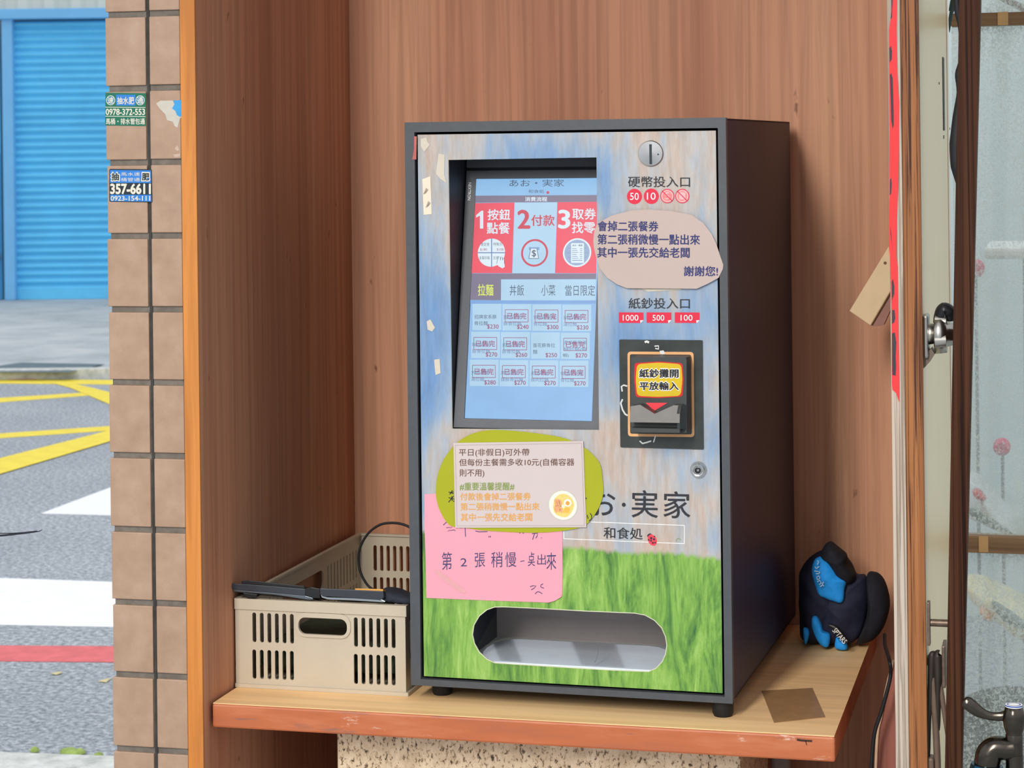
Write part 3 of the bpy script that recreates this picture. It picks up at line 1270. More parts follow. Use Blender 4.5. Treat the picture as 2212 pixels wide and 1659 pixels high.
hole = [DP.uv(*p) for p in ((968.5, 345.5), (1288.5, 340), (1294, 929), (977, 926))]
ov = [DP.uv(*s8(*p)) for p in ((100, 390), (115, 290), (170, 195), (250, 130), (330, 102), (420, 100), (700, 112), (1000, 128), (1300, 145), (1550, 155), (1780, 165), (1890, 185), (1990, 240),
                               (2065, 320), (2105, 410), (2118, 500), (2105, 590), (2070, 670), (2010, 735), (1930, 772), (1850, 770), (1500, 755), (1000, 725), (600, 700), (330, 682), (250, 645), (170, 570), (120, 480))]
g = G()
g.plate(DP, [[(du0, dv0), (du1, dv0), (du1, dv1), (du0, dv1)], hole, ov], -0.0025, 0.0, ART, side=M('cut_print_edge', (206, 206, 176), 0.7))
door = g.build('front_door', machine)

# printed lettering on the door
g = G()
h1 = 0.0003
g.text(DP, '硬幣投入口', B(s3, 370, 558, 938, 656), h1, INK, 0.012, slope=.0)
g.build('heading_lettering', door)
g = G()
g.text(DP, '紙鈔投入口', B(s4, 283, 140, 830, 236), h1, INK, 0.012, slope=.0)
g.build('heading_lettering', door)
g = G()
g.text(DP, 'お', B(s6, 385, 410, 668, 690), h1, INK, 0.010)
g.text(DP, '実', B(s6, 855, 408, 1145, 712), h1, INK, 0.010, slope=.02)
g.text(DP, '家', B(s6, 1212, 420, 1508, 718), h1, INK, 0.010, slope=.02)
c = DP.uv(*s6(765, 572))
g.disc(DP, c, .0028, 0.0, h1, INK, 20)
g.build('logo_lettering', door)
g = G()
g.text(DP, '和食処', B(s6, 540, 820, 975, 948), h1, INK, 0.012, slope=.03)
g.build('subtitle_lettering', door)
g = G()
for a, b in (((400, 765), (1445, 803)), ((1445, 803), (1443, 1008)), ((1443, 1008), (95, 952)), ((95, 952), (95, 870))):
    g.stroke(DP, [s6(*a), s6(*b)], .0009, h1, WHITE_INK)
g.build('name_plate_outline', door)
g = G()
for i, (cx_, cy_, s_) in enumerate(((428, 742, '50'), (583, 740, '10'), (730, 738, '5'), (868, 738, '1'))):
    c = DP.uv(*s3(cx_, cy_))
    rad = 0.0106 if i < 2 else 0.0098
    g.disc(DP, c, rad, 0, h1, RED_INK, 36)
    if i > 1:
        g.ring(DP, c, 0, rad * .90, h1 + .0001, M('pink_ink', (226, 176, 176), .5), 36)
        g.ring(DP, c, 0, rad * .70, h1 + .0002, PALE_RED, 36)
        g.text(DP, s_, B(s3, cx_ - 20, cy_ - 34, cx_ + 20, cy_ + 30), h1 + .0003, M('pink_ink', (0, 0, 0)), 0.02)
        k = rad * .72
        g.stroke_uv(DP, [Vector((c[0] - k, c[1] + k)), Vector((c[0] + k, c[1] - k))], .0013, h1 + .0004, RED_INK)
        g.ring(DP, c, rad * .88, rad, h1 + .0004, RED_INK, 36)
    else:
        g.text(DP, s_, B(s3, cx_ - 40, cy_ - 34, cx_ + 40, cy_ + 32), h1 + .0003, WHITE_INK, 0.0)
g.build('coin_labels', door)
g = G()
for (x0, x1, s_, tx0, tx1) in ((195, 415, '1000', 230, 370), (443, 665, '500', 497, 602), (695, 918, '100', 748, 855)):
    q = [DP.uv(*s4(*p)) for p in ((x0, 268), (x1, 270), (x1, 336), (x1 - 28, 364), (x0, 362))]
    g.plate(DP, [q], 0, h1, RED_INK)
    q = [DP.uv(*s4(*p)) for p in ((x1, 338), (x1 - 30, 340), (x1 - 27, 364))]
    g.plate(DP, [q], 0, h1 + .0001, WHITE_INK)
    g.text(DP, s_, B(s4, tx0, 291, tx1, 343), h1 + .0002, WHITE_INK, 0.0)
g.build('banknote_labels', door)
# ladybird
g = G()
c = Vector(DP.uv(*s6(1085, 968)))


def ell(c, rx, ry, ang, n=28):
    a = math.radians(ang)
    return [(c[0] + rx * math.cos(t) * math.cos(a) - ry * math.sin(t) * math.sin(a), c[1] + rx * math.cos(t) * math.sin(a) + ry * math.sin(t) * math.cos(a)) for t in [2 * math.pi * i / n for i in range(n)]]


k = 0.000132
g.plate(DP, [ell(c + Vector((-30 * k, 48 * k)), 26 * k, 18 * k, 30)], 0, h1, INK)
g.plate(DP, [ell(c, 46 * k, 60 * k, 25)], 0, h1 + .0001, M('ladybird_red', (238, 62, 78), .5, vary=.04))
for (dx, dy, r_) in ((-12, 20, 13), (18, 10, 12), (-14, -6, 10), (6, -28, 11), (30, -24, 9), (-38, 2, 9), (22, 38, 8)):
    g.plate(DP, [circle(c + Vector((dx * k, dy * k)), r_ * k, 14)], 0, h1 + .0003, INK)
g.build('ladybird_print', door)
g = G()
g.stroke(DP, [s6(1350, 985), s6(1358, 955), s6(1385, 950), s6(1408, 968)], .0007, h1, M('sprout_ink', (112, 140, 66), .6))
g.build('sprout_print', door)

# coin slot
c = DP.uv(*s3(578, 347))
g = G()
cb = DP.P(c[0], c[1], 0)
g.lathe(cb, MF.n, [(.0178, 0), (.0178, .0015), (.0168, .0026), (.003, .0030)], CHROME, 40, smooth=False)
cs_ = g.build('coin_slot', machine)
g = G()
a, b = s3(563, 262), s3(588, 446)
q = [mpl(DH + .0031).uv(*p) for p in (s3(563, 262), s3(586, 262), s3(589, 446), s3(566, 446))]
g.plate(mpl(DH + .0031), [q], -0.0002, 0.0002, M('slot_dark', (52, 62, 64), .3, .6))
q = mpl(DH + .0031).uv(*s3(645, 355))
g.disc(mpl(DH + .0031), q, .0011, -.0002, .0002, INK, 12)
g.build('slit', cs_)

# lock
c = DP.uv(*s6(1603, 180))
g = G()
g.lathe(DP.P(c[0], c[1], 0), MF.n, [(.0116, 0), (.0116, .001), (.0085, .006), (.0080, .007), (.0060, .0066), (.0055, .0060)], CHROME, 26, smooth=False)
lk = g.build('lock', machine)
g = G()
g.lathe(DP.P(c[0], c[1], .0060), MF.n, [(.0042, 0), (.0042, .0012), (.003, .0013)], BLACK, 18)
g.build('key_cylinder', lk)
g = G()
g.lathe(DP.P(c[0] + .0006, c[1] + .0004, .0073), MF.n, [(.0019, 0), (.0015, .0007)], CHROME, 14)
g.build('key_pin', lk)

# banknote acceptor
ba = empty('bill_acceptor', (0, 0, 0))
ba.parent = machine
c = DP.P(*DP.uv(*s7(700, 840)))
ba.location = chain(machine).inverted() @ c
PLATE = M('gloss_black_backing', (58, 62, 58), 0.22, vary=0.25, scale=22, spec=.5)
g = G()
q = [DP.uv(*s7(*p)) for p in ((115, 84), (1265, 94), (1281, 1600), (131, 1570))]
q = [q[3], q[2], q[1], q[0]]
g.plate(DP, [rquad(q, .002)], 0, .0016, PLATE)
g.build('backing_plate', ba)
g = G()
q = [DP.uv(*s7(*p)) for p in ((238, 1418), (1152, 1428), (1142, 256), (232, 250))]
q2 = [DP.uv(*s7(*p)) for p in ((268, 1382), (1120, 1390), (1108, 292), (264, 286))]
g.plate(DP, [rquad(q, .005), rquad(q2, .003)], .0016, .0024, M('copper_outline', (230, 172, 116), .4, vary=.06))
g.build('trim_outline', ba)
hf = 0.036
HP = mpl(DH + hf)
HOUS = M('acceptor_plastic', (62, 64, 62), .42, vary=.08, scale=60)
g = G()
q = [HP.uv(*s7(*p)) for p in ((275, 1372), (1042, 1378), (1040, 335), (275, 330))]
q = rquad(q, .003)
g.plate(HP, [q], -hf + .0016, 0, HOUS, side=M('acceptor_side', (40, 44, 48), .45))
g.build('housing', ba, bevel=0.001)
g = G()
q = [HP.uv(*s7(*p)) for p in ((342, 880), (640, 892), (985, 872), (1000, 640), (985, 412), (660, 388), (325, 410), (318, 620))]
g.plate(HP, [rquad(q, .004)], 0, .0004, M('decal_red', (206, 34, 36), .35, vary=.03))
q = [HP.uv(*s7(*p)) for p in ((360, 862), (640, 876), (960, 862), (985, 640), (968, 425), (660, 402), (358, 424), (340, 640))]
g.plate(HP, [rquad(q, .006)], 0, .0006, M('decal_yellow', (206, 176, 28), .35, vary=.03))
for s_, bx in (('紙鈔攤開', (388, 487, 935, 614)), ('平放輸入', (390, 664, 937, 786))):
    g.text(HP, s_, B(s7, *bx), .0008, WHITE_INK, 0.065)
    g.text(HP, s_, B(s7, bx[0] + 5, bx[1] + 5, bx[2] - 5, bx[3] - 5), .0010, M('decal_black', (28, 26, 30), .4), 0.038)
g.build('instruction_decal', ba)
g = G()
q = [HP.uv(*s7(*p)) for p in ((478, 957), (780, 958), (596, 1068))]
g.plate(HP, [q[::-1]], 0, .0006, M('arrow_red', (240, 64, 72), .4, vary=.03))
g.build('arrow_decal', ba)
mf = 0.056
MP = mpl(DH + mf)
g = G()
MG = M('mouth_grey', (128, 124, 118), .35, vary=.06, scale=60)
DKG = M('mouth_side', (52, 60, 58), .45, vary=.1)
q = [MP.uv(*s7(*p)) for p in ((270, 1005), (400, 985), (600, 1110), (860, 992), (966, 996), (948, 1110), (946, 1236), (258, 1226), (262, 1110))]
g.plate(MP, [q[::-1]], -.020, 0, MG, side=DKG)
g.build('mouth', ba, bevel=0.0008)
g = G()
LP = mpl(DH + .053)
q = [LP.uv(*s7(*p)) for p in ((262, 1304), (945, 1318), (946, 1372), (275, 1366))]
g.plate(LP, [q], -.017, 0, HOUS)
q0 = [HP.uv(*s7(*p)) for p in ((946, 1000), (1030, 965), (1030, 1325), (950, 1330))]
g.build('lower_lip', ba, bevel=0.0008)
g = G()
a = [MP.P(*MP.uv(*s7(*p)), h) for p, h in (((966, 996), 0), ((946, 1110), 0), ((946, 1320), -.003))]
cc = [HP.P(*HP.uv(*s7(*p)), 0.0002) for p in ((1040, 985), (1040, 1110), (1035, 1322))]
w = MF.ex * -.004
vs = a + cc + [p + w for p in a] + [p + w for p in cc]
g.add(vs, [(0, 1, 4, 3), (1, 2, 5, 4), (6, 9, 10, 7), (7, 10, 11, 8), (0, 6, 7, 1), (1, 7, 8, 2), (3, 4, 10, 9), (4, 5, 11, 10), (0, 3, 9, 6), (2, 8, 11, 5)], DKG)
g.build('mouth_cheek', ba, recalc=True)
SHINE = M('clear_glue', (222, 222, 214), .12, vary=.1, spec=.8)
g = G()
for pts, w_ in (([(160, 800), (150, 730), (180, 712), (230, 725)], .0022), ([(165, 905), (140, 960), (165, 1050), (200, 1110), (235, 1130)], .0024), ([(400, 1480), (440, 1515), (500, 1500), (560, 1480)], .002),
                ([(590, 1500), (610, 1440), (620, 1400)], .0016), ([(470, 120), (500, 110), (530, 125)], .003), ([(605, 175), (660, 170), (660, 215), (615, 205)], .0018), ([(680, 265), (720, 255), (730, 285)], .005)):
    g = G()
    g.stroke(DP, [s7(*p) for p in pts], w_, .0028, SHINE)
    g.build('glue_smear', ba)

# ticket window: tray, back, side and clear flap
tw = empty('ticket_window', (0, 0, 0))
tw.parent = machine
us = [p[0] for p in ov]
vz = [p[1] for p in ov]
c = DP.P((min(us) + max(us)) / 2, min(vz), -.003)
tw.location = chain(machine).inverted() @ c
g = G()
TRAY = M('tray_blue_grey', (228, 238, 246), .35, vary=.05)
g.pbox(DP, min(us) - .01, min(vz) - .004, max(us) + .01, min(vz) + .002, -.155, -.004, TRAY)
g.build('tray', tw)
g = G()
g.pbox(DP, min(us) - .01, min(vz) + .002, max(us) + .01, max(vz) + .06, -.160, -.155, M('compartment_back', (186, 172, 168), .5, vary=.12, scale=10))
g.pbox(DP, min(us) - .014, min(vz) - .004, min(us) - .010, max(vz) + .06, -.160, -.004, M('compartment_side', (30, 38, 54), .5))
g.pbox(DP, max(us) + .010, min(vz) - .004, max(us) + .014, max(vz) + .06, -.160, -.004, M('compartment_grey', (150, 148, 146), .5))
g.pbox(DP, min(us) - .014, max(vz) + .06, max(us) + .014, max(vz) + .064, -.160, -.004, M('compartment_grey', (0, 0, 0)))
g.build('compartment', tw)
g = G()
rim_o = [(p[0], p[1]) for p in ov]
cxy = Vector((sum(us) / len(us), sum(vz) / len(vz)))
pts = [Vector(p) for p in ov] + [Vector(ov[0])]
g.stroke_uv(DP, pts, .0011, .0003, M('cut_print_edge', (0, 0, 0)))
g.build('cut_rim', tw)


def clear_mat():
    m, nt, b = nodes_mat('clear_acrylic')
    nt.nodes.remove(b)
    tr = nt.nodes.new('ShaderNodeBsdfTransparent')
    tr.inputs[0].default_value = (.95, .96, .97, 1)
    gl = nt.nodes.new('ShaderNodeBsdfGlossy')
    gl.inputs['Roughness'].default_value = 0.03
    n = tex_noise(nt, 9, 2)
    f = ramp(nt, n, [(.3, (.17, .17, .17, 1)), (.7, (.24, .24, .24, 1))])
    mx = nt.nodes.new('ShaderNodeMixShader')
    nt.links.new(f, mx.inputs[0])
    nt.links.new(tr.outputs[0], mx.inputs[1])
    nt.links.new(gl.outputs[0], mx.inputs[2])
    nt.links.new(mx.outputs[0], nt.nodes['Material Output'].inputs[0])
    return m


CLEAR = clear_mat()
g = G()
u0_, u1_, v0_, v1_ = min(us) - .006, max(us) + .006, min(vz) - .003, max(vz) + .004
g.add([DP.P(u0_, v0_, -.006), DP.P(u1_, v0_, -.006), DP.P(u1_, v1_, -.070), DP.P(u0_, v1_, -.070)], [(0, 1, 2, 3)], CLEAR)
flap = g.build('clear_flap', tw)
g = G()
fpl = Plane(DP.P(0, v0_, -.0055), DP.ex, DP.P(0, v1_, -.0695) - DP.P(0, v0_, -.0055))
g.stroke(fpl, [s8(*p) for p in ((1408, 495), (1402, 545), (1404, 590), (1388, 640), (1368, 682))], .0009, .0002, M('crack_line', (96, 92, 90), .4))
g.build('crack', flap)

# ------------------------------------------------------------------ the touch screen
hT, hB = -0.086, -0.014
pBL, pBR, pTL = MF.at(1004, 903, hB), MF.at(1278, 908, hB), MF.at(1025.6, 386.7, hT)
ez = pTL - pBL
ez = ez - MF.ex * ez.dot(MF.ex)
SP = Plane(pBL, MF.ex, ez)
sc_u1 = (pBR - pBL).dot(MF.ex)
sc_v1 = ez.length
screen = empty('touch_screen', (0, 0, 0))
screen.parent = machine
screen.location = chain(machine).inverted() @ SP.P(sc_u1 / 2, 0, 0)
g = G()
hu = [p[0] for p in hole]
hv = [p[1] for p in hole]
for (a, b) in ((0, 1), (1, 2), (2, 3), (3, 0)):
    p, q = hole[a], hole[b]
    o = Vector(((p[0] + q[0]) / 2 - sum(hu) / 4, (p[1] + q[1]) / 2 - sum(hv) / 4)).normalized() * .0012
    p, q = Vector(p) + o, Vector(q) + o
    vs = [DP.P(p.x, p.y, -.0026), DP.P(q.x, q.y, -.0026), DP.P(q.x, q.y, -.14), DP.P(p.x, p.y, -.14)]
    o2 = o.normalized() * .003
    vs += [v + MF.ex * o2.x + MF.ez * o2.y for v in vs]
    g.hexa(vs, RECESS)
g.pbox(DP, min(hu) - .004, min(hv) - .004, max(hu) + .004, max(hv) + .004, -.145, -.14, RECESS)
g.build('recess', screen, recalc=True)
g = G()
m_ = .0155
bz = [(-m_, -.0135), (sc_u1 + m_, -.0135), (sc_u1 + m_, sc_v1 + .012), (-m_, sc_v1 + .012)]
g.plate(SP, [bz, [(-.0006, -.0006), (sc_u1 + .0006, -.0006), (sc_u1 + .0006, sc_v1 + .0006), (-.0006, sc_v1 + .0006)]], -.012, .0015, BEZEL)
lv = SP.uv(1100, 364)[1]
g.plate(SP, [[(-m_, sc_v1 + .0125), (sc_u1 + m_, sc_v1 + .0125), (sc_u1 + m_, sc_v1 + .0165), (-m_, sc_v1 + .0165)]], -.02, 0.0, BLACK)
g.plate(SP, [[(-m_, sc_v1 + .0165), (sc_u1 + m_, sc_v1 + .0165), (sc_u1 + m_, sc_v1 + .034), (-m_, sc_v1 + .034)]], -.012, .003, BEZEL)
bez = g.build('screen_bezel', screen)
g = G()
vs, fs, (a0, b0, a1, b1) = glyphs('NEXTRON', 0.02)
tlp, blp = Vector(SP.uv(1019, 395)), Vector(SP.uv(1012.5, 395))
ln = tlp.y - SP.uv(1016, 433)[1]
for v in ((0, 1),):
    out = []
    for (x, y) in vs:
        out.append(SP.P(blp.x + (tlp.x - blp.x) * (y - b0) / (b1 - b0), tlp.y - ln * (x - a0) / (a1 - a0), .002))
    g.add(out, fs, WHITE_INK)
g.build('bezel_lettering', bez)

S_LB = E('screen_pale_blue', (176, 214, 240))
S_MB = E('screen_mid_blue', (140, 188, 236))
S_HD = E('screen_header_blue', (142, 192, 236))
S_RED = E('screen_red', (240, 76, 98))
S_RED2 = E('screen_text_red', (206, 60, 84))
S_PUR = E('screen_mauve', (124, 116, 142))
S_WHT = E('screen_white', (222, 238, 248))
S_INK = E('screen_ink', (62, 84, 112))
S_YEL = E('screen_lime', (226, 240, 96))
S_MAR = E('screen_maroon', (152, 46, 104))
S_GRD = E('screen_grid', (112, 142, 182))
S_BRK = E('screen_brick', (150, 172, 208))
S_BAR = E('screen_grid_blue', (122, 168, 226))

g = G()


def quad(pxs, h, mat):
    q = [SP.uv(*p) for p in pxs]
    if area2(q) < 0:
        q = q[::-1]
    g.add([SP.P(u, v, h) for u, v in q], [tuple(range(len(q)))], mat)


def srect(f, x0, y0, x1, y1, h, mat):
    quad([f(x0, y0), f(x1, y0), f(x1, y1), f(x0, y1)], h, mat)


g.plate(SP, [[(0, 0), (sc_u1, 0), (sc_u1, sc_v1), (0, sc_v1)]], -.003, .0, S_MB)
L1, L2, L3, L4 = .0002, .0004, .0006, .0008
XRt = 1290.5
quad([(1025.4, 387), (XRt, 384.5), (XRt, 421), (1024.4, 422.6)], L1, S_HD)
g.text(SP, 'あお・実家', (1100.6, 387.8, 1218.6, 403.5), L2, S_INK, 0.0, slope=-.004)
g.text(SP, '和食処', (1141.8, 409.6, 1175.7, 417.2), L2, S_INK, 0.0)
c = SP.uv(1183.5, 416)
g.disc(SP, c, .0022, L1, L2, S_RED2, 12)
quad([(1024.4, 422.8), (XRt, 421.4), (XRt, 436), (1023, 438)], L1, S_PUR)
g.text(SP, '消費流程', (1134.5, 425.6, 1182, 435), L2, S_WHT, 0.02)
quad([(1023, 439), (1111.3, 437.6), (1106.3, 590), (1016.8, 590)], L1, S_RED)
quad([(1112, 437.6), (1203.6, 437), (1198.6, 590), (1107.0, 590)], L1, S_LB)
quad([(1204.3, 436.8), (XRt - .6, 436), (1288.0, 590.5), (1199.3, 590)], L1, S_RED)
quad([s1(*p) for p in ((785, 940), (804, 940), (804, 1108), (772, 1108), (772, 985), (736, 1006), (736, 982))], L2, S_WHT)
for s_, bx, m_2, bo in (('按鈕', (845, 926, 1057, 1028), S_WHT, .02), ('點餐', (838, 1050, 1052, 1157), S_WHT, .02),
                        ('2', (1132, 935, 1240, 1105), S_RED2, .03), ('付款', (1257, 980, 1475, 1082), S_RED2, .02), ('3', (1517, 935, 1617, 1105), S_WHT, .03),
                        ('取券', (1645, 918, 1865, 1022), S_WHT, .02), ('找零', (1640, 1045, 1858, 1152), S_WHT, .02)):
    g.text(SP, s_, B(s1, *bx), L2, m_2, bo)
pxm = .000667
c1, c2, c3 = SP.uv(*s1(880, 1335)), SP.uv(*s1(1287, 1337)), SP.uv(*s1(1688, 1335))
g.ring(SP, c1, 0, 30.5 * pxm, L2, S_WHT)
g.text(SP, '壹定食', B(s1, 782, 1240, 862, 1272), L3, S_INK, .0)
g.text(SP, '特製叉', B(s1, 898, 1240, 985, 1270), L3, S_INK, .0)
g.text(SP, '金蛋炒飯', B(s1, 764, 1368, 866, 1400), L3, S_INK, .0)
g.text(SP, '叉燒', B(s1, 896, 1368, 950, 1400), L3, S_INK, .0)
g.text(SP, '$180', B(s1, 775, 1294, 838, 1320), L3, S_MAR, .0)
g.text(SP, '$100', B(s1, 932, 1294, 997, 1320), L3, S_MAR, .0)
srect(s1, 750, 1331, 1010, 1341, L4, S_GRD)
srect(s1, 878, 1202, 888, 1470, L4, S_GRD)
hd = [(930, 1440), (940, 1405), (950, 1372), (965, 1380), (968, 1408), (972, 1376), (984, 1378), (988, 1408), (992, 1384), (1002, 1390), (1004, 1440), (1008, 1470), (985, 1484), (950, 1465)]
quad([s1(*p) for p in hd], L4 + .0001, S_WHT)
for pts in ([(940, 1405), (950, 1372), (965, 1380), (968, 1408)], [(968, 1408), (972, 1376), (984, 1378), (988, 1408)], [(988, 1408), (992, 1384), (1002, 1390), (1004, 1440)], [(930, 1440), (940, 1405)]):
    g.stroke(SP, [s1(*p) for p in pts], .0006, L4 + .0002, S_INK)
g.ring(SP, c2, 25.5 * pxm, 29.8 * pxm, L2, S_RED2, 48)
srect(s1, 1234, 1284, 1333, 1310, L2, E('screen_note', (128, 160, 206)))
quad([s1(1252, 1298), s1(1310, 1300), s1(1326, 1390), s1(1234, 1390)], L3, S_WHT)
for a, b in (((1252, 1298), (1234, 1390)), ((1234, 1390), (1326, 1391)), ((1326, 1391), (1310, 1300))):
    g.stroke(SP, [s1(*a), s1(*b)], .0008, L4, S_INK)
g.text(SP, '$', B(s1, 1262, 1310, 1302, 1380), L4, S_INK, .01)
g.ring(SP, c3, 0, 31.0 * pxm, L2, S_WHT, 48)
g.ring(SP, c3, 0, 27.5 * pxm, L3, S_BRK, 48)
for k in range(5):
    y_ = 1245 + k * 44
    srect(s1, 1590 + abs(2 - k) * 12, y_, 1788 - abs(2 - k) * 12, y_ + 5, L3 + .0001, E('screen_brick_joint', (128, 150, 192)))
srect(s1, 1632, 1246, 1754, 1432, L4, S_WHT)
g.text(SP, 'あお・実家', B(s1, 1646, 1258, 1740, 1276), L4 + .0002, S_INK, .02)
for k in range(6):
    y_ = 1295 + k * 18
    srect(s1, 1642, y_, 1685 + (k % 3) * 8, y_ + 5, L4 + .0002, S_GRD)
    srect(s1, 1715, y_, 1738, y_ + 5, L4 + .0002, S_GRD)
srect(s1, 1644, 1405, 1738, 1412, L4 + .0002, S_GRD)
quad([(1016.8, 590.6), (1288, 591), (1287.6, 603), (1082, 603.3), (1082.2, 648.6), (1014.4, 648)], L1, S_PUR)
quad([(1083.2, 603.8), (1287.6, 603.4), (1286.2, 649.5), (1082.2, 649.2)], L1, S_LB)
g.text(SP, '拉麵', B(s2, 335, 157, 487, 271), L2, S_YEL, .015)
for s_, bx in (('丼飯', (650, 163, 793, 271)), ('小菜', (965, 163, 1105, 271)), ('當日限定', (1203, 165, 1500, 272))):
    g.text(SP, s_, B(s2, *bx), L2, S_INK, 0.0)
srect(s2, 258, 316, 1508, 350, L1, S_BAR)
names = [[('招牌家系豚', '骨拉麵', 0), ('醬油家系', '豚骨拉麵', 1), ('特製家系豚', '骨拉麵', 1), ('家系味噌', '湯拉麵', 1)],
         [('味噌家系', '豚骨拉麵', 1), ('炙燒叉燒', '豚骨拉麵', 1), ('蛋花豚骨拉', '麵', 0), ('炙燒豚骨湯', '麵拉麵(蝦', 1)],
         [('大骨濃鹽', '湯拉麵', 1), ('黑蒜油醬', '燥豚骨拉麵', 1), ('炙烤味噌', '燒肉拉麵', 1), ('特濃家系豚', '骨拉麵', 1)]]
price = [[230, 240, 300, 230], [270, 260, 250, 270], [280, 270, 270, 270]]
for r_ in range(3):
    for c_ in range(4):
        x = 278 + 298 * c_ - 14 * r_
        y = 352 + 278 * r_ + 3 * c_
        srect(s2, x + 2, y, x + 290, y + 262, L1, S_LB)
        a, b, sold = names[r_][c_]
        m_3 = E('screen_faded_ink', (104, 130, 178)) if sold else S_INK
        if r_ == 1 and c_ == 3:
            g.text(SP, a, B(s2, 1190, 718, 1412, 756), L2, m_3, 0.0)
            g.text(SP, b, B(s2, 1190, 786, 1415, 826), L2, m_3, 0.0)
            g.text(SP, '蝦)', B(s2, 1180, 846, 1238, 886), L2, S_INK, 0.0)
        else:
            w1, w2 = 44 * len(a), 44 * len(b)
            off = 22 if not sold else 14
            g.text(SP, a, B(s2, x + off, y + 108, x + off + w1, y + 150), L2, m_3, 0.0)
            g.text(SP, b, B(s2, x + off, y + 172, x + off + w2, y + 214), L2, m_3, 0.0)
        g.text(SP, '$%d' % price[r_][c_], B(s2, x + 148, y + 204, x + 262, y + 252), L3, S_MAR, 0.01, slope=.02)
        if sold:
            q = (x + 30, y + 56, x + 258, y + 178)
            g.text(SP, '已售完', B(s2, q[0] + 20, q[1] + 30, q[2] - 18, q[3] - 30), L3, S_MAR, 0.012, slope=.01)
            for a, b in (((0, 1), (2, 1)), ((2, 1), (2, 3)), ((2, 3), (0, 3)), ((0, 3), (0, 1))):
                g.stroke(SP, [s2(q[a[0]], q[a[1]]), s2(q[b[0]], q[b[1]])], .00075, L3, S_MAR)
g.build('lit_display', screen)

# strip of red tape on the hinge side
g = G()
FP = mpl(-0.0035)
q = [MF.uv(*s1(*p)) for p in ((152, 238), (176, 238), (172, 456), (134, 456), (150, 360))]
g.plate(MF, [q], -.0002, .0004, M('old_red_tape', (182, 96, 88), .6, vary=.15))
g.build('tape_strip', machine)

# ================================================================== PAPER NOTICES AND TAPE ON THE MACHINE
def sheet(name, pl, px_outline, h, mat, label, cat, group=None, thick=.0004, smooth_=0):
    q = [pl.uv(*p) for p in px_outline]
    if smooth_:
        q = smooth(q, smooth_)
    gg = G()
    gg.plate(pl, [q], h - thick, h, mat)
    return tag(gg.build(name), label, cat, group)


BEIGE_P = M('beige_paper', (189, 169, 159), .6, vary=.03, scale=9)
o = sheet('paper_notice', MF, [s3(*p) for p in ((50, 1150), (60, 1060), (90, 985), (230, 915), (400, 872), (550, 862), (750, 875), (950, 910), (1060, 985), (1140, 1090), (1180, 1175), (1210, 1270), (1245, 1370),
          (1240, 1410), (1200, 1490), (1100, 1545), (1000, 1590), (680, 1587), (360, 1585), (270, 1550), (180, 1490), (110, 1400), (75, 1290), (55, 1210))], .0008, BEIGE_P,
          'beige rounded paper notice with navy writing, below the coin slot', 'notice')
g = G()
for s_, bx in (('會掉二張餐券', (92, 968, 648, 1060)), ('第二張稍微慢一點出來', (90, 1088, 1030, 1182)), ('其中一張先交給老闆', (88, 1208, 935, 1302)), ('謝謝您!', (885, 1383, 1195, 1472))):
    g.text(MF, s_, B(s3, *bx), .0011, NAVY_INK, 0.022, slope=.003)
g.build('lettering', o)

PINK = M('pink_paper', (240, 155, 169), .6, vary=.02, scale=9)
NP = mpl(DH)
o = sheet('paper_notice', NP, [s5(*p) for p in ((72, 612), (165, 608), (600, 600), (1300, 620), (1306, 940), (1309, 1300), (1305, 1500), (1300, 1530), (1240, 1565), (1180, 1582), (620, 1562), (90, 1540), (82, 1200), (72, 900))],
          .0008, PINK, 'pink paper note with blue handwriting taped over the green meadow', 'notice')
g = G()
PEN = M('blue_black_pen', (58, 62, 104), .5, vary=.05)
hh = .0011
for s_, bx in (('第', (228, 1130, 318, 1290)), ('2', (395, 1185, 452, 1258)), ('張', (522, 1138, 615, 1266)), ('稍', (670, 1128, 772, 1268)), ('慢', (795, 1130, 895, 1264)), ('奌', (998, 1130, 1062, 1256)), ('出', (1082, 1150, 1160, 1246)), ('來', (1165, 1135, 1252, 1290))):
    g.text(NP, s_, B(s5, *bx), hh, PEN, 0.0, slope=-.03)
for pts in ([(930, 1213), (968, 1207)], [(1018, 1440), (1045, 1430), (1072, 1433), (1055, 1452), (1028, 1468)], [(1135, 1413), (1115, 1425), (1112, 1438), (1124, 1448), (1142, 1452)], [(1063, 1505), (1078, 1488), (1092, 1483), (1108, 1490), (1128, 1503)],
            [(240, 888), (275, 856)], [(268, 912), (320, 906), (280, 942), (335, 930), (348, 940)], [(436, 905), (440, 992)], [(395, 915), (408, 905)], [(528, 940), (560, 948), (636, 946)], [(648, 985), (650, 998)], [(660, 983), (664, 998)], [(920, 952), (930, 962)], [(950, 955), (962, 962)],
            [(1035, 965), (1085, 960), (1082, 985), (1068, 1005)], [(1058, 965), (1040, 1018)], [(1118, 1000), (1123, 1004)]):
    g.stroke(NP, [s5(*p) for p in pts], .0011, hh, PEN)
g.build('handwriting', o)
g = G()
q = [NP.uv(*s5(*p)) for p in ((1180, 1582), (1240, 1565), (1300, 1530), (1290, 1508), (1240, 1525))]
g.plate(NP, [q[::-1]], .0008, .0022, PINK)
g.build('curled_corner', o)

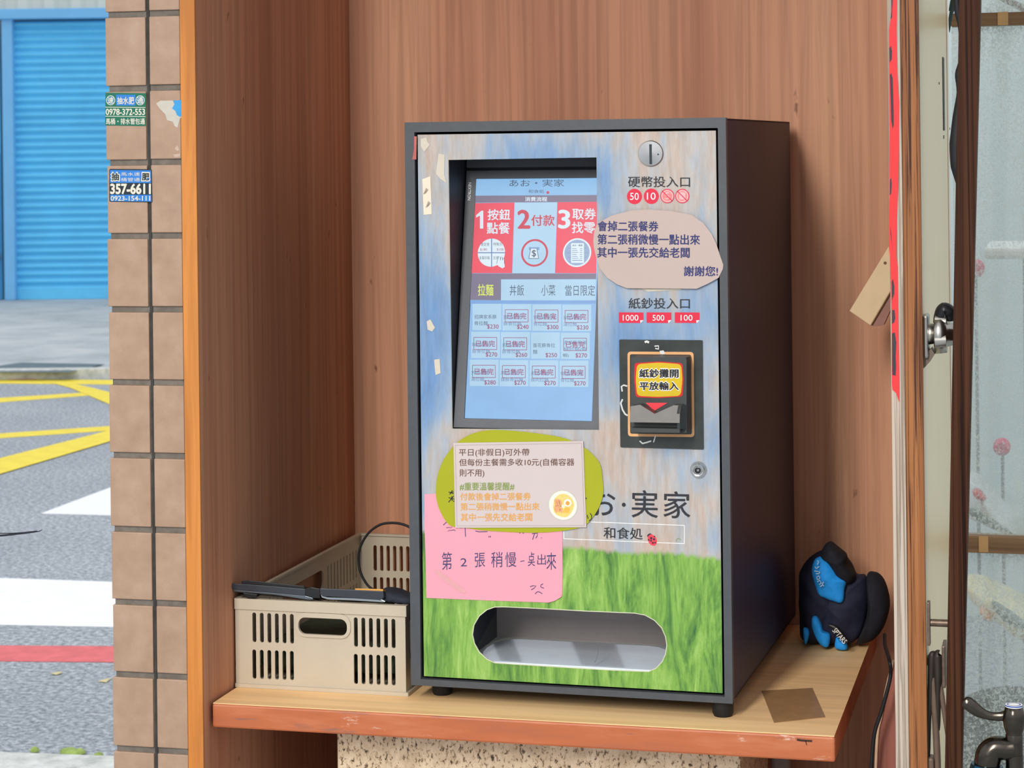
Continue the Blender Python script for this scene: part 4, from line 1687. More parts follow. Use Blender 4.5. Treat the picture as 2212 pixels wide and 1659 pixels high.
LIME = M('lime_paper', (162, 164, 6), .55, vary=.03, scale=9)
o = sheet('paper_notice', NP, [s5(*p) for p in ((175, 560), (190, 450), (240, 310), (320, 195), (400, 122), (520, 62), (680, 35), (900, 45), (1150, 75), (1350, 115), (1500, 190), (1590, 265), (1650, 350), (1668, 480), (1675, 600), (1640, 720), (1580, 820), (1510, 890), (1400, 925), (1200, 950),
          (1000, 955), (750, 945), (560, 930), (400, 905), (310, 895), (250, 830), (205, 740), (180, 650))], .0018, LIME, 'lime green oval paper behind the white notice card', 'notice', smooth_=3)
g = G()
for pts in ([(290, 590), (335, 605)], [(325, 575), (300, 612)], [(312, 598), (335, 588)], [(290, 640), (342, 655)], [(335, 625), (290, 682)], [(318, 630), (322, 668)], [(328, 668), (346, 676)],
            [(1555, 780), (1572, 800), (1570, 830), (1548, 850)], [(1530, 795), (1540, 830)], [(1520, 640), (1524, 655)]):
    g.stroke(NP, [s5(*p) for p in pts], .0012, .0021, INK)
g.build('handwriting', o)

CARD = M('laminated_card', (203, 189, 184), .28, vary=.02, scale=12, coat=.3)
o = sheet('notice_card', NP, [s5(*p) for p in ((335, 150), (1497, 133), (1525, 905), (352, 910))], .0032, CARD, 'white laminated card with brown, green and orange writing over lime oval', 'notice', thick=.0008)
BRN = M('brown_ink', (96, 58, 42), .5, vary=.03)
OLV = M('olive_ink', (124, 146, 62), .5, vary=.03)
ORG = M('orange_ink', (222, 156, 62), .5, vary=.03)
g = G()
for s_, bx, m_4, bo in (('平日(非假日)可外帶', (385, 203, 1015, 276), BRN, .004), ('但每份主餐需多收10元(自備容器', (388, 292, 1418, 366), BRN, .004), ('則不用)', (390, 386, 612, 460), BRN, .004), ('#重要溫馨提醒#', (392, 505, 882, 574), OLV, .012),
                        ('付款後會掉二張餐券', (397, 597, 1028, 664), ORG, .010), ('第二張稍微慢一點出來', (400, 687, 1105, 754), ORG, .010), ('其中一張先交給老闆', (402, 780, 1040, 850), ORG, .010)):
    g.text(NP, s_, B(s5, *bx), .0035, m_4, bo, slope=-.004)
FRM = M('thin_frame_ink', (176, 160, 156), .5)
for a, b in (((352, 170), (1482, 152)), ((1482, 152), (1508, 888)), ((1508, 888), (368, 893)), ((368, 893), (352, 170))):
    g.stroke(NP, [s5(*a), s5(*b)], .0006, .0035, FRM)
g.build('lettering', o)
g = G()
c = NP.uv(*s5(1317, 708))
k = .000161
g.ring(NP, c, 0, 129 * k, .0034, M('bowl_rim_print', (186, 190, 170), .4, vary=.03), 44)
g.ring(NP, c, 0, 125 * k, .0035, M('bowl_print', (236, 232, 212), .4, vary=.03), 44)
g.plate(NP, [smooth([(c[0] + x * k, c[1] + y * k) for x, y in ((-88, -10), (-70, 60), (-10, 98), (60, 82), (98, 20), (80, -50), (30, -100), (-40, -92), (-80, -60))], 4)], .0034, .0036, M('broth_print', (240, 200, 112), .4, vary=.08, scale=300))
MEAT = M('pork_print', (222, 160, 112), .4, vary=.1, scale=300)
for (x, y) in ((-62, 20), (-42, 26), (-22, 20), (-64, -34), (-40, -30), (-18, -34)):
    g.plate(NP, [ell((c[0] + x * k, c[1] + y * k), 13 * k, 34 * k, 12)], .0034, .0037, MEAT)
g.ring(NP, (c[0] + 42 * k, c[1] + 24 * k), 0, 33 * k, .0038, M('egg_white_print', (250, 244, 226), .4), 24)
g.ring(NP, (c[0] + 42 * k, c[1] + 20 * k), 0, 19 * k, .0039, M('egg_yolk_print', (238, 158, 62), .4), 20)
g.plate(NP, [[(c[0] + x * k, c[1] + y * k) for x, y in ((0, -62), (50, -62), (62, -24), (30, -12), (8, -34))]], .0034, .0037, M('bamboo_print', (236, 176, 74), .4, vary=.08, scale=300))
g.ring(NP, (c[0] + 2 * k, c[1] - 8 * k), 0, 16 * k, .0038, M('scallion_print', (226, 230, 190), .4), 16)
for i in range(8):
    a = -60 + i * 17
    g.stroke_uv(NP, [Vector((c[0] + (a + j * 3) * k, c[1] + (62 + 14 * math.sin(i + j * .8)) * k)) for j in range(6)], .0006, .0038, M('noodle_print', (250, 222, 150), .4))
g.build('noodle_bowl_print', o)

# tape scraps left on the door
TAPE = M('yellowed_tape', (206, 196, 176), .3, vary=.06, scale=40)
TAPE2 = M('aged_masking_tape', (228, 214, 190), .55, vary=.05, scale=40)
for pts, m_5, lab in (([(215, 262), (268, 248), (278, 290), (298, 320), (262, 365), (248, 385), (215, 330)], TAPE, 'crumpled scrap of tape in the top left corner of the machine door'),
                      ([(380, 400), (440, 412), (436, 600), (456, 676), (400, 640), (358, 590), (372, 480)], TAPE, 'long yellowed tape scrap left of the screen top'),
                      ([(230, 642), (305, 614), (318, 972), (242, 978)], TAPE2, 'pale masking tape strip with two grey smudges, left of the screen')):
    q = [NP.uv(*s1(*p)) for p in pts]
    g = G()
    g.plate(NP, [q[::-1] if area2(q) < 0 else q], .0002, .0007, m_5)
    o = tag(g.build('tape_scrap'), lab, 'tape', 'tape scraps on the machine door')
    if m_5 is TAPE2:
        g = G()
        SM = M('pencil_smudge', (168, 154, 136), .6, vary=.2, scale=300)
        for (x, y) in ((262, 755), (284, 880)):
            for j in range(4):
                g.stroke(NP, [s1(x - 20 + j * 6, y + 30 - j * 4), s1(x + 6 + j * 6, y - 30 + j * 5)], .0012, .0009, SM)
        g.build('smudges', o)
for pts, lab in (([(922, 694), (930, 690), (940, 708), (934, 716), (924, 712)], 'small tape scrap on the door edge, halfway down beside the screen'),
                 ([(938, 777), (950, 775), (952, 806), (941, 810)], 'small square tape scrap left of the lower part of the screen'),
                 ([(1384, 622), (1470, 620), (1472, 626), (1400, 630)], 'thin clear tape sliver under the beige notice')):
    q = [NP.uv(*p) for p in pts]
    g = G()
    g.plate(NP, [q[::-1] if area2(q) < 0 else q], .0002, .0007, TAPE)
    tag(g.build('tape_scrap'), lab, 'tape', 'tape scraps on the machine door')
# clear tape strip on the pink note
q = [NP.uv(*s5(*p)) for p in ((150, 1290), (200, 1290), (440, 1470), (445, 1500), (400, 1495), (215, 1370))]
g = G()
g.plate(NP, [q[::-1] if area2(q) < 0 else q], .0009, .0013, M('tape_on_pink', (216, 158, 160), .3, vary=.05, scale=60))
tag(g.build('tape_scrap'), 'torn strip of clear tape across the pink note', 'tape')

# brown tape patch on the shelf
q = [shp.at(*p) for p in ((1645, 1493), (1755, 1487), (1783, 1550), (1672, 1562))]
g = G()
g.plate(shp, [[(p.x, p.y) for p in q][::-1]], .0002, .0007, M('brown_parcel_tape', (168, 130, 88), .3, vary=.12, scale=40))
tag(g.build('tape_patch'), 'brown tape patch stuck on shelf top near its right corner', 'tape')

# ================================================================== CRATE
cy = zplane(SZ).at(508, 1483).y
CP = yplane(cy)
cx0, cx1 = CP.at(509, 1400).x, CP.at(878, 1400).x
cx0 = max(cx0, XL + .002)
czt = (CP.at(509, 1297).z + CP.at(886, 1311).z) / 2
CD = 0.553
sC = crop(440, 1080, 500 / 1433)
crate = empty('storage_crate', (cx0, cy, SZ))
tag(crate, 'ivory slotted plastic crate standing left of the ticket machine', 'crate')


def slot(u0, v0, u1, v1, n=4):
    r_ = (u1 - u0) / 2 * .95
    return rrect(u0, v0, u1, v1, min(r_, (v1 - v0) / 2 * .95), n)


holes = []
for (gx, rows_) in ((303, ((697, 880), (926, 1106))), (935, ((725, 906), (951, 1136)))):
    for k in range(6):
        for (y0, y1) in rows_:
            x = gx + 46.8 * k
            dy = (x - gx) * .035
            a, b = CP.uv(*sC(x, y1 + dy)), CP.uv(*sC(x + 22, y0 + dy))
            holes.append(slot(a[0], a[1], b[0], b[1]))
a, b = CP.uv(*sC(592, 820)), CP.uv(*sC(893, 730))
grip = rrect(a[0], a[1] - .0012, b[0], b[1] - .0012, (b[1] - a[1]) * .42, 6)
wall = [(cx0, SZ + .002), (cx1, SZ + .002), (cx1, czt), (cx0, czt)]
g = G()
g.plate(CP, [wall, grip] + holes, -.0028, 0, CRATE_M)
g.build('front_wall', crate, bevel=.0005)
g = G()
ao, bo_ = CP.uv(*sC(575, 842)), CP.uv(*sC(914, 706))
g.plate(CP, [rrect(ao[0], ao[1], bo_[0], bo_[1], (bo_[1] - ao[1]) * .42, 6), grip], -.0001, .0022, CRATE_M)
g.build('grip_rim', crate, bevel=.0008)
BK = Plane((0, cy + CD, 0), (1, 0, 0), (0, 0, 1))
g = G()
g.plate(BK, [wall, grip] + holes, 0, .0028, CRATE_M)
g.build('back_wall', crate)
LPn = Plane((cx0 + .0028, cy, 0), (0, 1, 0), (0, 0, 1))
LPn = Plane((cx0 + .0028, 0, 0), (0, 1, 0), (0, 0, 1))
hz0, hz1 = czt - .055, czt - .024
sh_ = [rrect(cy + CD * .33, hz0, cy + CD * .665, hz1, .012, 6)]
for s_ in (0, 1):
    for k in range(10):
        y = cy + (CD * .70 + k * .0155 if s_ else .02 + k * .0155)
        if y + .006 < cy + CD - .005 and y > cy:
            sh_.append(slot(y, czt - .070, y + .0055, czt - .022))
            sh_.append(slot(y, czt - .125, y + .0055, czt - .078))
swall = [(cy + .0028, SZ + .002), (cy + CD - .0028, SZ + .002), (cy + CD - .0028, czt), (cy + .0028, czt)]
for x in (cx0 + .0028, cx1):
    pl = Plane((x, 0, 0), (0, 1, 0), (0, 0, 1))
    g = G()
    g.plate(pl, [swall] + sh_, -.0028, 0, CRATE_M)
    g.build('side_wall', crate)
g = G()
g.box((cx0 + .004, cy + .004, SZ + .001), (cx1 - .004, cy + CD - .004, SZ + .0042), CRATE_M)
g.build('bottom', crate)
zp = zplane(0)
g = G()
e1, e2 = .0016, .0062
g.plate(zp, [[(cx0 - .0006, cy - .0024), (cx1 + .0024, cy - .0024), (cx1 + .0024, cy + CD + .0024), (cx0 - .0006, cy + CD + .0024)], [(cx0 + e2, cy + e2), (cx1 - e2, cy + e2), (cx1 - e2, cy + CD - e2), (cx0 + e2, cy + CD - e2)]], czt - .0006, czt + .003, CRATE_M)
g.plate(zp, [[(cx0 - .0006, cy - .0024), (cx1 + .0024, cy - .0024), (cx1 + .0024, cy + CD + .0024), (cx0 - .0006, cy + CD + .0024)], [(cx0, cy), (cx1, cy), (cx1, cy + CD), (cx0, cy + CD)]], czt - .0125, czt - .0006, CRATE_M)
g.build('rim', crate, bevel=.0008)
g = G()
g.plate(zp, [[(cx0 - .0006, cy - .003), (cx1 + .004, cy - .003), (cx1 + .004, cy + CD + .002), (cx0 - .0006, cy + CD + .002)]], SZ + .0002, SZ + .0055, CRATE_M)
g.build('foot_rim', crate, bevel=.001)
crate.rotation_euler = (0, 0, -0.016)

g = G()
inp = zplane(SZ + .036)
pillow(g, inp, rrect(cx0 + .016, cy + .012, cx1 - .010, cy + .30, .03, 6), .026, M('dark_green_cloth', (52, 62, 46), .85, vary=.35, scale=50), wrinkle=.008, seed=11)
tag(g.build('folded_cloth', recalc=True), 'dark green cloth inside the crate, seen through its slots', 'cloth')
# ------------------------------------------------------------------ gear lying on the crate
sD = crop(480, 1120, 420 / 2212)
GEAR = M('satin_black_casing', (50, 54, 60), .32, vary=.1, spec=.5)
GEARE = M('dark_metal_edge', (104, 112, 118), .28, .7, vary=.1)
CPf = yplane(cy - .004)


def slab(name, pxs, depth, mat, label, cat, lift=0.0):
    pts = [CPf.at(*sD(*p)) for p in pxs]
    k = len(pts)
    vs = [p for p in pts] + [Vector((p.x, p.y + depth, p.z + lift)) for p in pts]
    gg = G()
    gg.add(vs, [tuple(range(k)), tuple(range(2 * k - 1, k - 1, -1))] + [(i, k + i, k + (i + 1) % k, (i + 1) % k) for i in range(k)], mat)
    return gg


t = empty('flat_gadget', CPf.at(*sD(500, 900)))
tag(t, 'flat black gadget lying across the left of the crate rim', 'gadget')
slab('casing', [(85, 752), (100, 735), (250, 745), (600, 770), (945, 800), (945, 880), (800, 868), (560, 848), (300, 826), (130, 815), (100, 790)], .055, GEAR, '', '', -.016).build('casing', t, bevel=.0012, recalc=True)
slab('edge', [(125, 812), (560, 846), (945, 880), (1030, 905), (1035, 922), (980, 925), (600, 868), (140, 832)], .05, GEARE, '', '', -.014).build('edge_strip', t, bevel=.0006, recalc=True)
slab('pad', [(215, 712), (300, 702), (430, 716), (760, 752), (930, 765), (940, 800), (700, 780), (215, 745)], .05, BLACK, '', '', -.014).build('pad', t, bevel=.001, recalc=True)
slab('clip', [(235, 842), (400, 862), (380, 905), (290, 908), (245, 880)], .03, BLACK, '', '').build('clip', t, bevel=.001, recalc=True)
slab('arm', [(940, 800), (1010, 780), (1110, 800), (1112, 905), (1030, 905), (945, 880)], .05, BLACK, '', '', -.013).build('arm', t, bevel=.001, recalc=True)
t = empty('handheld_gadget', CPf.at(*sD(1480, 930)))
tag(t, 'black phone-like gadget with silver edge and orange strip on the crate', 'gadget')
slab('casing', [(1108, 790), (1180, 795), (1500, 808), (1832, 822), (1838, 890), (1810, 940), (1500, 920), (1200, 908), (1135, 895), (1108, 860)], .065, GEAR, '', '', -.018).build('casing', t, bevel=.0014, recalc=True)
slab('edge', [(1120, 862), (1135, 878), (1500, 902), (1812, 922), (1860, 945), (1830, 955), (1500, 934), (1200, 922), (1130, 900)], .04, M('bright_steel_edge', (172, 178, 180), .25, .9), '', '').build('edge_strip', t, bevel=.0005, recalc=True)
slab('strip', [(1512, 796), (1828, 804), (1832, 826), (1512, 812)], .03, M('orange_strip', (222, 160, 72), .35, .3), '', '', -.008).build('orange_strip', t, bevel=.0004, recalc=True)


g = G()
CB = yplane(cy + .02)
q = smooth([CB.uv(*sD(*p)) for p in ((1835, 800), (1880, 790), (1990, 812), (2100, 850), (2200, 880), (2230, 930), (2200, 968), (2080, 968), (1960, 958), (1850, 938), (1828, 870))], 4)
pillow(g, CB, q, .022, M('black_cloth', (38, 42, 52), .8, vary=.25, scale=60), wrinkle=.006, seed=3)
tag(g.build('cloth_pouch', recalc=True), 'crumpled black pouch on right end of the crate rim', 'pouch')
cab = yplane(cy + .16)
g = G()
g.tube([cab.at(*sD(*p)) for p in ((2400, 300), (2250, 160), (2145, 105), (2050, 65), (1930, 50), (1800, 70), (1680, 150), (1590, 280), (1550, 430), (1570, 600), (1640, 740), (1720, 812), (1800, 850))], .0019, RUBBER, 8)
tag(g.build('cable'), 'thin black cable arching above crate to behind the machine', 'cable')

# ================================================================== CLOTH BAG ON THE SHELF
sB = crop(1660, 1120, 300 / 1508)
BP = yplane(0.47)
NAVY = M('navy_nylon', (30, 34, 56), .8, vary=.18, scale=120, bmp=.15)
BLKN = M('black_nylon', (24, 25, 34), .85, vary=.2, scale=120, bmp=.15)
ROYAL = M('royal_blue_nylon', (32, 154, 240), .75, vary=.12, scale=120, bmp=.15)


def bu(pts, sub=4, pl=BP):
    return smooth([pl.uv(*sB(*p)) for p in pts], sub)


bag = empty('sports_bag', BP.at(*sB(700, 1440)))
tag(bag, 'crumpled navy and bright blue cloth bag on shelf beside the machine', 'bag')
g = G()
pillow(g, BP, bu([(345, 570), (430, 440), (560, 350), (760, 330), (900, 480), (960, 600), (1060, 620), (1090, 800), (1080, 1000), (1040, 1180), (960, 1310), (840, 1350), (650, 1352), (520, 1345), (420, 1325), (360, 1280), (340, 1180), (335, 950), (335, 700)]), .050, NAVY, wrinkle=.014, seed=1)
g.build('main_pouch', bag, recalc=True)
g = G()
pillow(g, BP, bu([(590, 350), (640, 240), (690, 212), (740, 240), (830, 310), (875, 360), (880, 440), (930, 520), (960, 590), (900, 660), (780, 600), (720, 500), (650, 400)]), .034, BLKN, h0=.034, wrinkle=.006, seed=5)
g.build('top_flap', bag, recalc=True)
g = G()
pillow(g, BP, bu([(1075, 600), (1150, 580), (1220, 620), (1280, 720), (1318, 880), (1310, 1010), (1250, 1180), (1150, 1300), (1040, 1340), (960, 1340), (1030, 1180), (1080, 1000), (1085, 800)]), .044, BLKN, h0=.004, wrinkle=.005, seed=8)
g.build('rounded_end', bag, recalc=True)
def patch(pts, h0, thick, wr, seed):
    pl = Plane(BP.o + BP.n * h0, BP.ex, BP.ez)
    gg = G()
    pillow(gg, pl, bu(pts, 4, pl), thick, ROYAL, wrinkle=wr, seed=seed, back=.6)
    return gg.build('blue_panel', bag, recalc=True)


blue = patch([(560, 412), (630, 415), (690, 480), (730, 560), (790, 640), (850, 680), (828, 760), (812, 905), (720, 900), (620, 862), (545, 815), (500, 700), (470, 560), (500, 450)], .046, .018, .006, 2)
patch([(480, 1062), (530, 1062), (575, 1140), (600, 1220), (665, 1252), (668, 1330), (640, 1395), (560, 1362), (505, 1270), (470, 1160)], .046, .012, .004, 4)
patch([(742, 1285), (790, 1320), (855, 1365), (850, 1420), (780, 1425), (722, 1400), (724, 1330)], .045, .010, .003, 6)
patch([(382, 1185), (428, 1192), (446, 1250), (420, 1345), (398, 1362), (382, 1270)], .040, .008, .002, 7)
g = G()
hb = .074
BH = Plane(BP.o + BP.n * hb, BP.ex, BP.ez)
g.tube([BH.at(*sB(*p)) for p in ((655, 1160), (700, 1175), (740, 1200), (800, 1280), (860, 1345))], [.0028, .0042, .0046, .0046, .003], BLACK, 10, flat=1.0)
st = g.build('zip_pull_strap', bag)
vs, fs, (a0, b0, a1, b1) = glyphs('SPTARS', 0.03)
p0_, p1_ = BH.at(*sB(716, 1196)), BH.at(*sB(838, 1340))
ex = (p1_ - p0_)
ln = ex.length
ex.normalize()
eu = Vector((0, -1, 0)).cross(ex) * -1
eu = ex.cross(Vector((0, 1, 0))) * -1
if eu.z < 0:
    eu = -eu
g = G()
g.add([p0_ + ex * ln * (x - a0) / (a1 - a0) + eu * (.0085 * (y - b0) / (b1 - b0) - .004) + Vector((0, -.0052, 0)) for (x, y) in vs], fs, WHITE_INK)
g.build('lettering', st)
g = G()
BH2 = Plane(BP.o + BP.n * .068, BP.ex, BP.ez)
for pts in ([(530, 455), (545, 470), (530, 500)], [(505, 525), (520, 545), (548, 520)], [(498, 570), (540, 575)], [(515, 600), (552, 600)], [(548, 575), (556, 598)], [(525, 635), (545, 620), (560, 650), (532, 665), (525, 640)], [(530, 690), (555, 670), (575, 705), (548, 715)], [(560, 740), (590, 720), (602, 735)], [(585, 715), (598, 690)]):
    g.stroke(BH2, [sB(*p) for p in pts], .0014, 0, M('script_print', (178, 206, 226), .6))
g.build('script_print', blue)
g = G()
cp2 = yplane(.06)
cp3 = yplane(.0)
g.tube([BP.at(*sB(1262, 1262)), yplane(.25).at(1912, 1395), cp2.at(1921, 1425), cp2.at(1924, 1455), cp2.at(1917, 1490), cp2.at(1903, 1540), cp2.at(1890, 1580), cp2.at(1884, 1630), cp2.at(1882, 1690), cp2.at(1882, 1900), cp2.at(1884, 2200)], .0027, RUBBER, 10)
tag(g.build('cable'), 'black cable hanging down right of the shelf from the bag', 'cable')

# board with a pale edge standing in the gap right of the shelf
g = G()
lp = yplane(.10)
q = [lp.at(*p) for p in ((1930, 1425), (1906, 1535), (1892, 1670), (1888, 2300), (1945, 2300), (1945, 1425))]
k = len(q)
REDB = W_RED
vs = q + [Vector((p.x + .0, p.y + .012, p.z)) for p in q]
g.add(vs, [tuple(range(k)), tuple(range(2 * k - 1, k - 1, -1))] + [(i, k + i, k + (i + 1) % k, (i + 1) % k) for i in range(k)], REDB)
bd = tag(g.build('wood_board', recalc=True), 'brown board with pale edge leaning in the gap behind the grey door trim', 'board')
g = G()
g.tube([p + Vector((0, -.002, 0)) for p in q[:4]], .0022, M('pale_raw_edge', (196, 164, 132), .7, vary=.1), 8)
g.build('pale_edge', bd)

# tilted beige box fixed to the right panel
tb = yplane(.42)
q = [tb.at(*p) for p in ((1834, 672), (1880, 704), (1966, 556), (1924, 524))]
g = G()
vs = q + [Vector((p.x + .010, p.y + .045, p.z - .004)) for p in q]
g.add(vs, [(0, 1, 2, 3), (7, 6, 5, 4)] + [(i, 4 + i, 4 + (i + 1) % 4, (i + 1) % 4) for i in range(4)], M('beige_casing', (222, 194, 152), .5, vary=.05))
bb = tag(g.build('tilted_box', recalc=True, bevel=.0015), 'tilted beige box poking out behind the red paper strip', 'box')
g = G()
c = tb.at(1912, 568)
g.cyl(c + Vector((0, -.0008, 0)), c + Vector((0, .002, 0)), .0024, M('rust_screw', (120, 78, 48), .6), 12)
g.build('screw', bb)
g = G()
q2 = [tb.at(*p) for p in ((1882, 706), (1906, 704), (1926, 660), (1926, 632))]
vs = [p + Vector((.001, .006, 0)) for p in q2] + [p + Vector((.001, .04, 0)) for p in q2]
g.add(vs, [(0, 1, 2, 3), (7, 6, 5, 4)] + [(i, 4 + i, 4 + (i + 1) % 4, (i + 1) % 4) for i in range(4)], M('brown_lower_side', (150, 104, 88), .5))  # browner face along the box's lower right side
g.build('lower_side', bb, recalc=True)

# ================================================================== STICKERS AND PAPER ON THE FRAME
sP = crop(220, 180, 200 / 1106)
PP = Plane((0, YF + .0005, 0), (1, 0, 0), (0, 0, 1))
GRN = M('sticker_green', (14, 104, 78), .4, vary=.04)
BLU = M('sticker_blue', (38, 120, 200), .4, vary=.05)
CRM = M('sticker_cream', (214, 210, 192), .5, vary=.03)
NIGHT = M('sticker_black', (28, 42, 48), .4, vary=.06)


def qd(pl, pxs):
    q = [pl.uv(*p) for p in pxs]
    return q[::-1] if area2(q) < 0 else q


g = G()
g.plate(PP, [qd(PP, [sP(*p) for p in ((45, 112), (527, 118), (525, 510), (42, 503))])], .0, .0006, GRN)
o = tag(g.build('sticker'), 'green plumber sticker with white phone number on pillar tile', 'sticker')
g = G()
g.plate(PP, [qd(PP, [sP(*p) for p in ((172, 135), (402, 138), (402, 268), (172, 265))])], .0006, .0007, BLU)
for (x, y, s_) in ((108, 203, '速'), (460, 203, '通')):
    c = PP.uv(*sP(x, y))
    g.ring(PP, c, 0, 58 * .1808 * .00066, .0008, CRM, 32)
    g.ring(PP, c, 0, 50 * .1808 * .00066, .0009, M('sticker_teal', (24, 122, 150), .4), 32)
    g.text(PP, s_, B(sP, x - 36, y - 38, x + 36, y + 38), .0010, CRM, .02)
g.text(PP, '抽水肥', B(sP, 187, 163, 388, 250), .0010, CRM, .02)
for y in (285, 393):
    g.stroke(PP, [sP(46, y), sP(524, y + 4)], .0009, .0009, CRM)
g.text(PP, '0978-372-553', B(sP, 52, 305, 517, 378), .0010, CRM, .03)
g.text(PP, '馬桶・排水管包通', B(sP, 52, 418, 517, 490), .0010, CRM, .02)
g.build('lettering', o)
g = G()
PQ = Plane((0, YF + .0005, 0), (1, 0, 0), (0, 0, 1))
g.plate(PQ, [rquad(qd(PQ, [sP(*p) for p in ((91, 1022), (597, 1026), (606, 1422), (91, 1414))]), .002)], .0, .0006, NIGHT)
o = tag(g.build('sticker'), 'blue and black plumber sticker below the green one on the pillar', 'sticker')
g = G()
g.plate(PQ, [qd(PQ, [sP(*p) for p in ((100, 1036), (588, 1040), (590, 1190), (100, 1188))])], .0006, .0007, BLU)
g.plate(PQ, [qd(PQ, [sP(*p) for p in ((102, 1330), (592, 1332), (596, 1412), (104, 1406))])], .0006, .0007, BLU)
for s_, bx in (('抽', (113, 1064, 213, 1166)), ('肥', (478, 1066, 576, 1166))):
    g.text(PQ, s_, B(sP, *bx), .0009, CRM, .075)
    g.text(PQ, s_, B(sP, bx[0] + 7, bx[1] + 7, bx[2] - 7, bx[3] - 7), .0011, NIGHT, .035)
g.text(PQ, '馬水速', B(sP, 232, 1062, 458, 1106), .0010, CRM, .0)
g.text(PQ, '桶管通', B(sP, 232, 1127, 458, 1172), .0010, CRM, .0)
g.text(PQ, '357-6611', B(sP, 108, 1203, 584, 1318), .0010, CRM, .04)
g.text(PQ, '0923-154-111', B(sP, 110, 1345, 580, 1402), .0010, CRM, .02)
g.build('lettering', o)
g = G()
g.plate(PP, [qd(PP, [sP(*p) for p in ((650, 240), (700, 208), (850, 205), (952, 200), (952, 400), (930, 430), (905, 530), (870, 510), (850, 460), (780, 440), (760, 370), (690, 300))])], .0, .0004, M('torn_paper', (190, 184, 170), .7, vary=.06, scale=90))
o = tag(g.build('torn_sticker'), 'torn white and blue sticker remains on the right tile column', 'sticker')
g = G()
g.plate(PP, [qd(PP, [sP(*p) for p in ((850, 205), (952, 200), (952, 395), (930, 400), (900, 380), (880, 330), (840, 300), (870, 250))])], .0004, .0006, M('torn_blue', (52, 146, 200), .5, vary=.08, scale=90))
g.build('blue_layer', o)
g = G()
for pts in ([(870, 780), (905, 740), (930, 800), (900, 810)], [(850, 850), (940, 840), (930, 880), (870, 885)]):
    g.plate(PP, [qd(PP, [sP(*p) for p in pts])], .0, .0004, M('scuff', (190, 166, 148), .8, vary=.2, scale=120))
    tag(g.build('torn_sticker'), None)
    g = G()
for o_, lab in zip([x for x in bpy.data.objects if x.name.startswith('torn_sticker') and 'label' not in x.keys()], ('small pale scrap of glue paper low on the right tile', 'lowest grey-brown scrap of glue paper on the right tile')):
    tag(o_, lab, 'sticker')

# red paper strip with black brush marks on the grey trim
s9 = crop(1780, 0, 432 / 1280)
s10 = crop(1780, 480, 432 / 1378)
RP = yplane(YF - .0046)
g = G()
ol = [s9(*p) for p in ((432, -60), (430, 100), (416, 190), (418, 480), (420, 800), (420, 1200), (416, 1420), (415, 1640))] + [s10(*p) for p in ((452, 180), (462, 430), (466, 640), (466, 900), (468, 1120), (472, 1155), (496, 1175), (518, 1240), (519, 1100), (514, 700), (508, 300))] + \
     [s9(*p) for p in ((462, 1640), (466, 1400), (477, 1150), (480, 900), (482, 650), (470, 480), (464, 200), (466, 80), (468, -60))]
q = qd(RP, ol)
g.plate(RP, [q], .0, .0006, M('fluorescent_red_paper', (238, 52, 54), .6, vary=.03))
rp = tag(g.build('red_paper_strip'), 'long torn red paper strip with black brush marks on grey trim', 'paper strip')
g = G()
for f, pts in ((s9, [(418, 310), (428, 292), (436, 330), (434, 380), (420, 402)]), (s9, [(421, 480), (430, 468), (440, 500), (446, 700), (447, 800), (440, 828), (430, 770), (426, 620)]), (s9, [(422, 1150), (430, 1138), (434, 1180), (430, 1240), (421, 1250)]),
               (s9, [(430, 0), (440, 0), (437, 60), (436, 112), (426, 124), (432, 70)]), (s10, [(466, 410), (475, 388), (485, 440), (484, 495), (468, 540)]), (s10, [(469, 606), (486, 603), (492, 660), (484, 690), (469, 702)]), (s10, [(469, 765), (488, 758), (499, 830), (494, 925), (497, 990), (494, 1058), (471, 1052), (470, 960)]),
               (s10, [(456, 20), (462, 60), (474, 200), (468, 150), (458, 80)])):
    g.plate(RP, [qd(RP, [f(*p) for p in pts])], .0006, .0008, M('brush_ink', (58, 50, 58), .6, vary=.1))
g.build('brush_marks', rp)

# thin dark wire end on the left
g = G()
w = yplane(.35)
g.tube([Vector((-2.2, .9, GROUND + .003)), Vector((-2.0, .75, GROUND + .05)), Vector((-1.5, .5, -.35)), w.at(-420, 1230), w.at(-160, 1168), w.at(-60, 1160), w.at(0, 1157), w.at(50, 1152), w.at(82, 1148), w.at(91, 1144)], [.002, .002, .002, .002, .002, .002, .0017, .0014, .0009, .0004], M('wire_dark', (30, 34, 44), .5), 8, flat=.6)
g.tube([w.at(-160, 1150), w.at(0, 1152), w.at(40, 1151), w.at(80, 1147)], .0008, M('wire_dark', (0, 0, 0)), 8)
tag(g.build('wire'), 'thin dark wire end reaching in at the left edge before the street', 'wire')

# ================================================================== LOOPED CABLES ON THE PULL HANDLE
s11 = crop(1940, 1280, 180 / 788)
hk = yplane(HY0 - .0085)


def hkp(*pts):
    return [hk.at(*s11(*p)) for p in pts]


CABL = M('dark_sheath', (52, 44, 38), .45, vary=.2)
CABL2 = M('brown_sheath', (112, 92, 78), .5, vary=.15)
hub = empty('hanging_cable_lock', hk.at(*s11(325, 600)))
tag(hub, 'dark cable loops with a lock hanging on the white door handle', 'cable lock')
g = G()
g.tube(hkp((345, 590), (330, 578), (318, 620), (312, 800), (300, 1000), (288, 1250), (282, 1480), (280, 1560)), [.0035, .004, .0048, .0046, .0036, .0034, .0034, .003], CABL, 10)
g.build('loop', hub)
g = G()
g.tube(hkp((330, 800), (338, 950), (352, 1200), (365, 1450), (372, 1660), (372, 1900)), [.004, .0042, .0044, .0046, .0046, .0046], CABL2, 10)
g.build('loop', hub)
g = G()
g.tube(hkp((385, 580), (372, 600), (378, 800), (375, 1000), (376, 1200), (374, 1300)), [.005, .006, .006, .0042, .0036, .003], CABL, 10)
g.build('loop', hub)
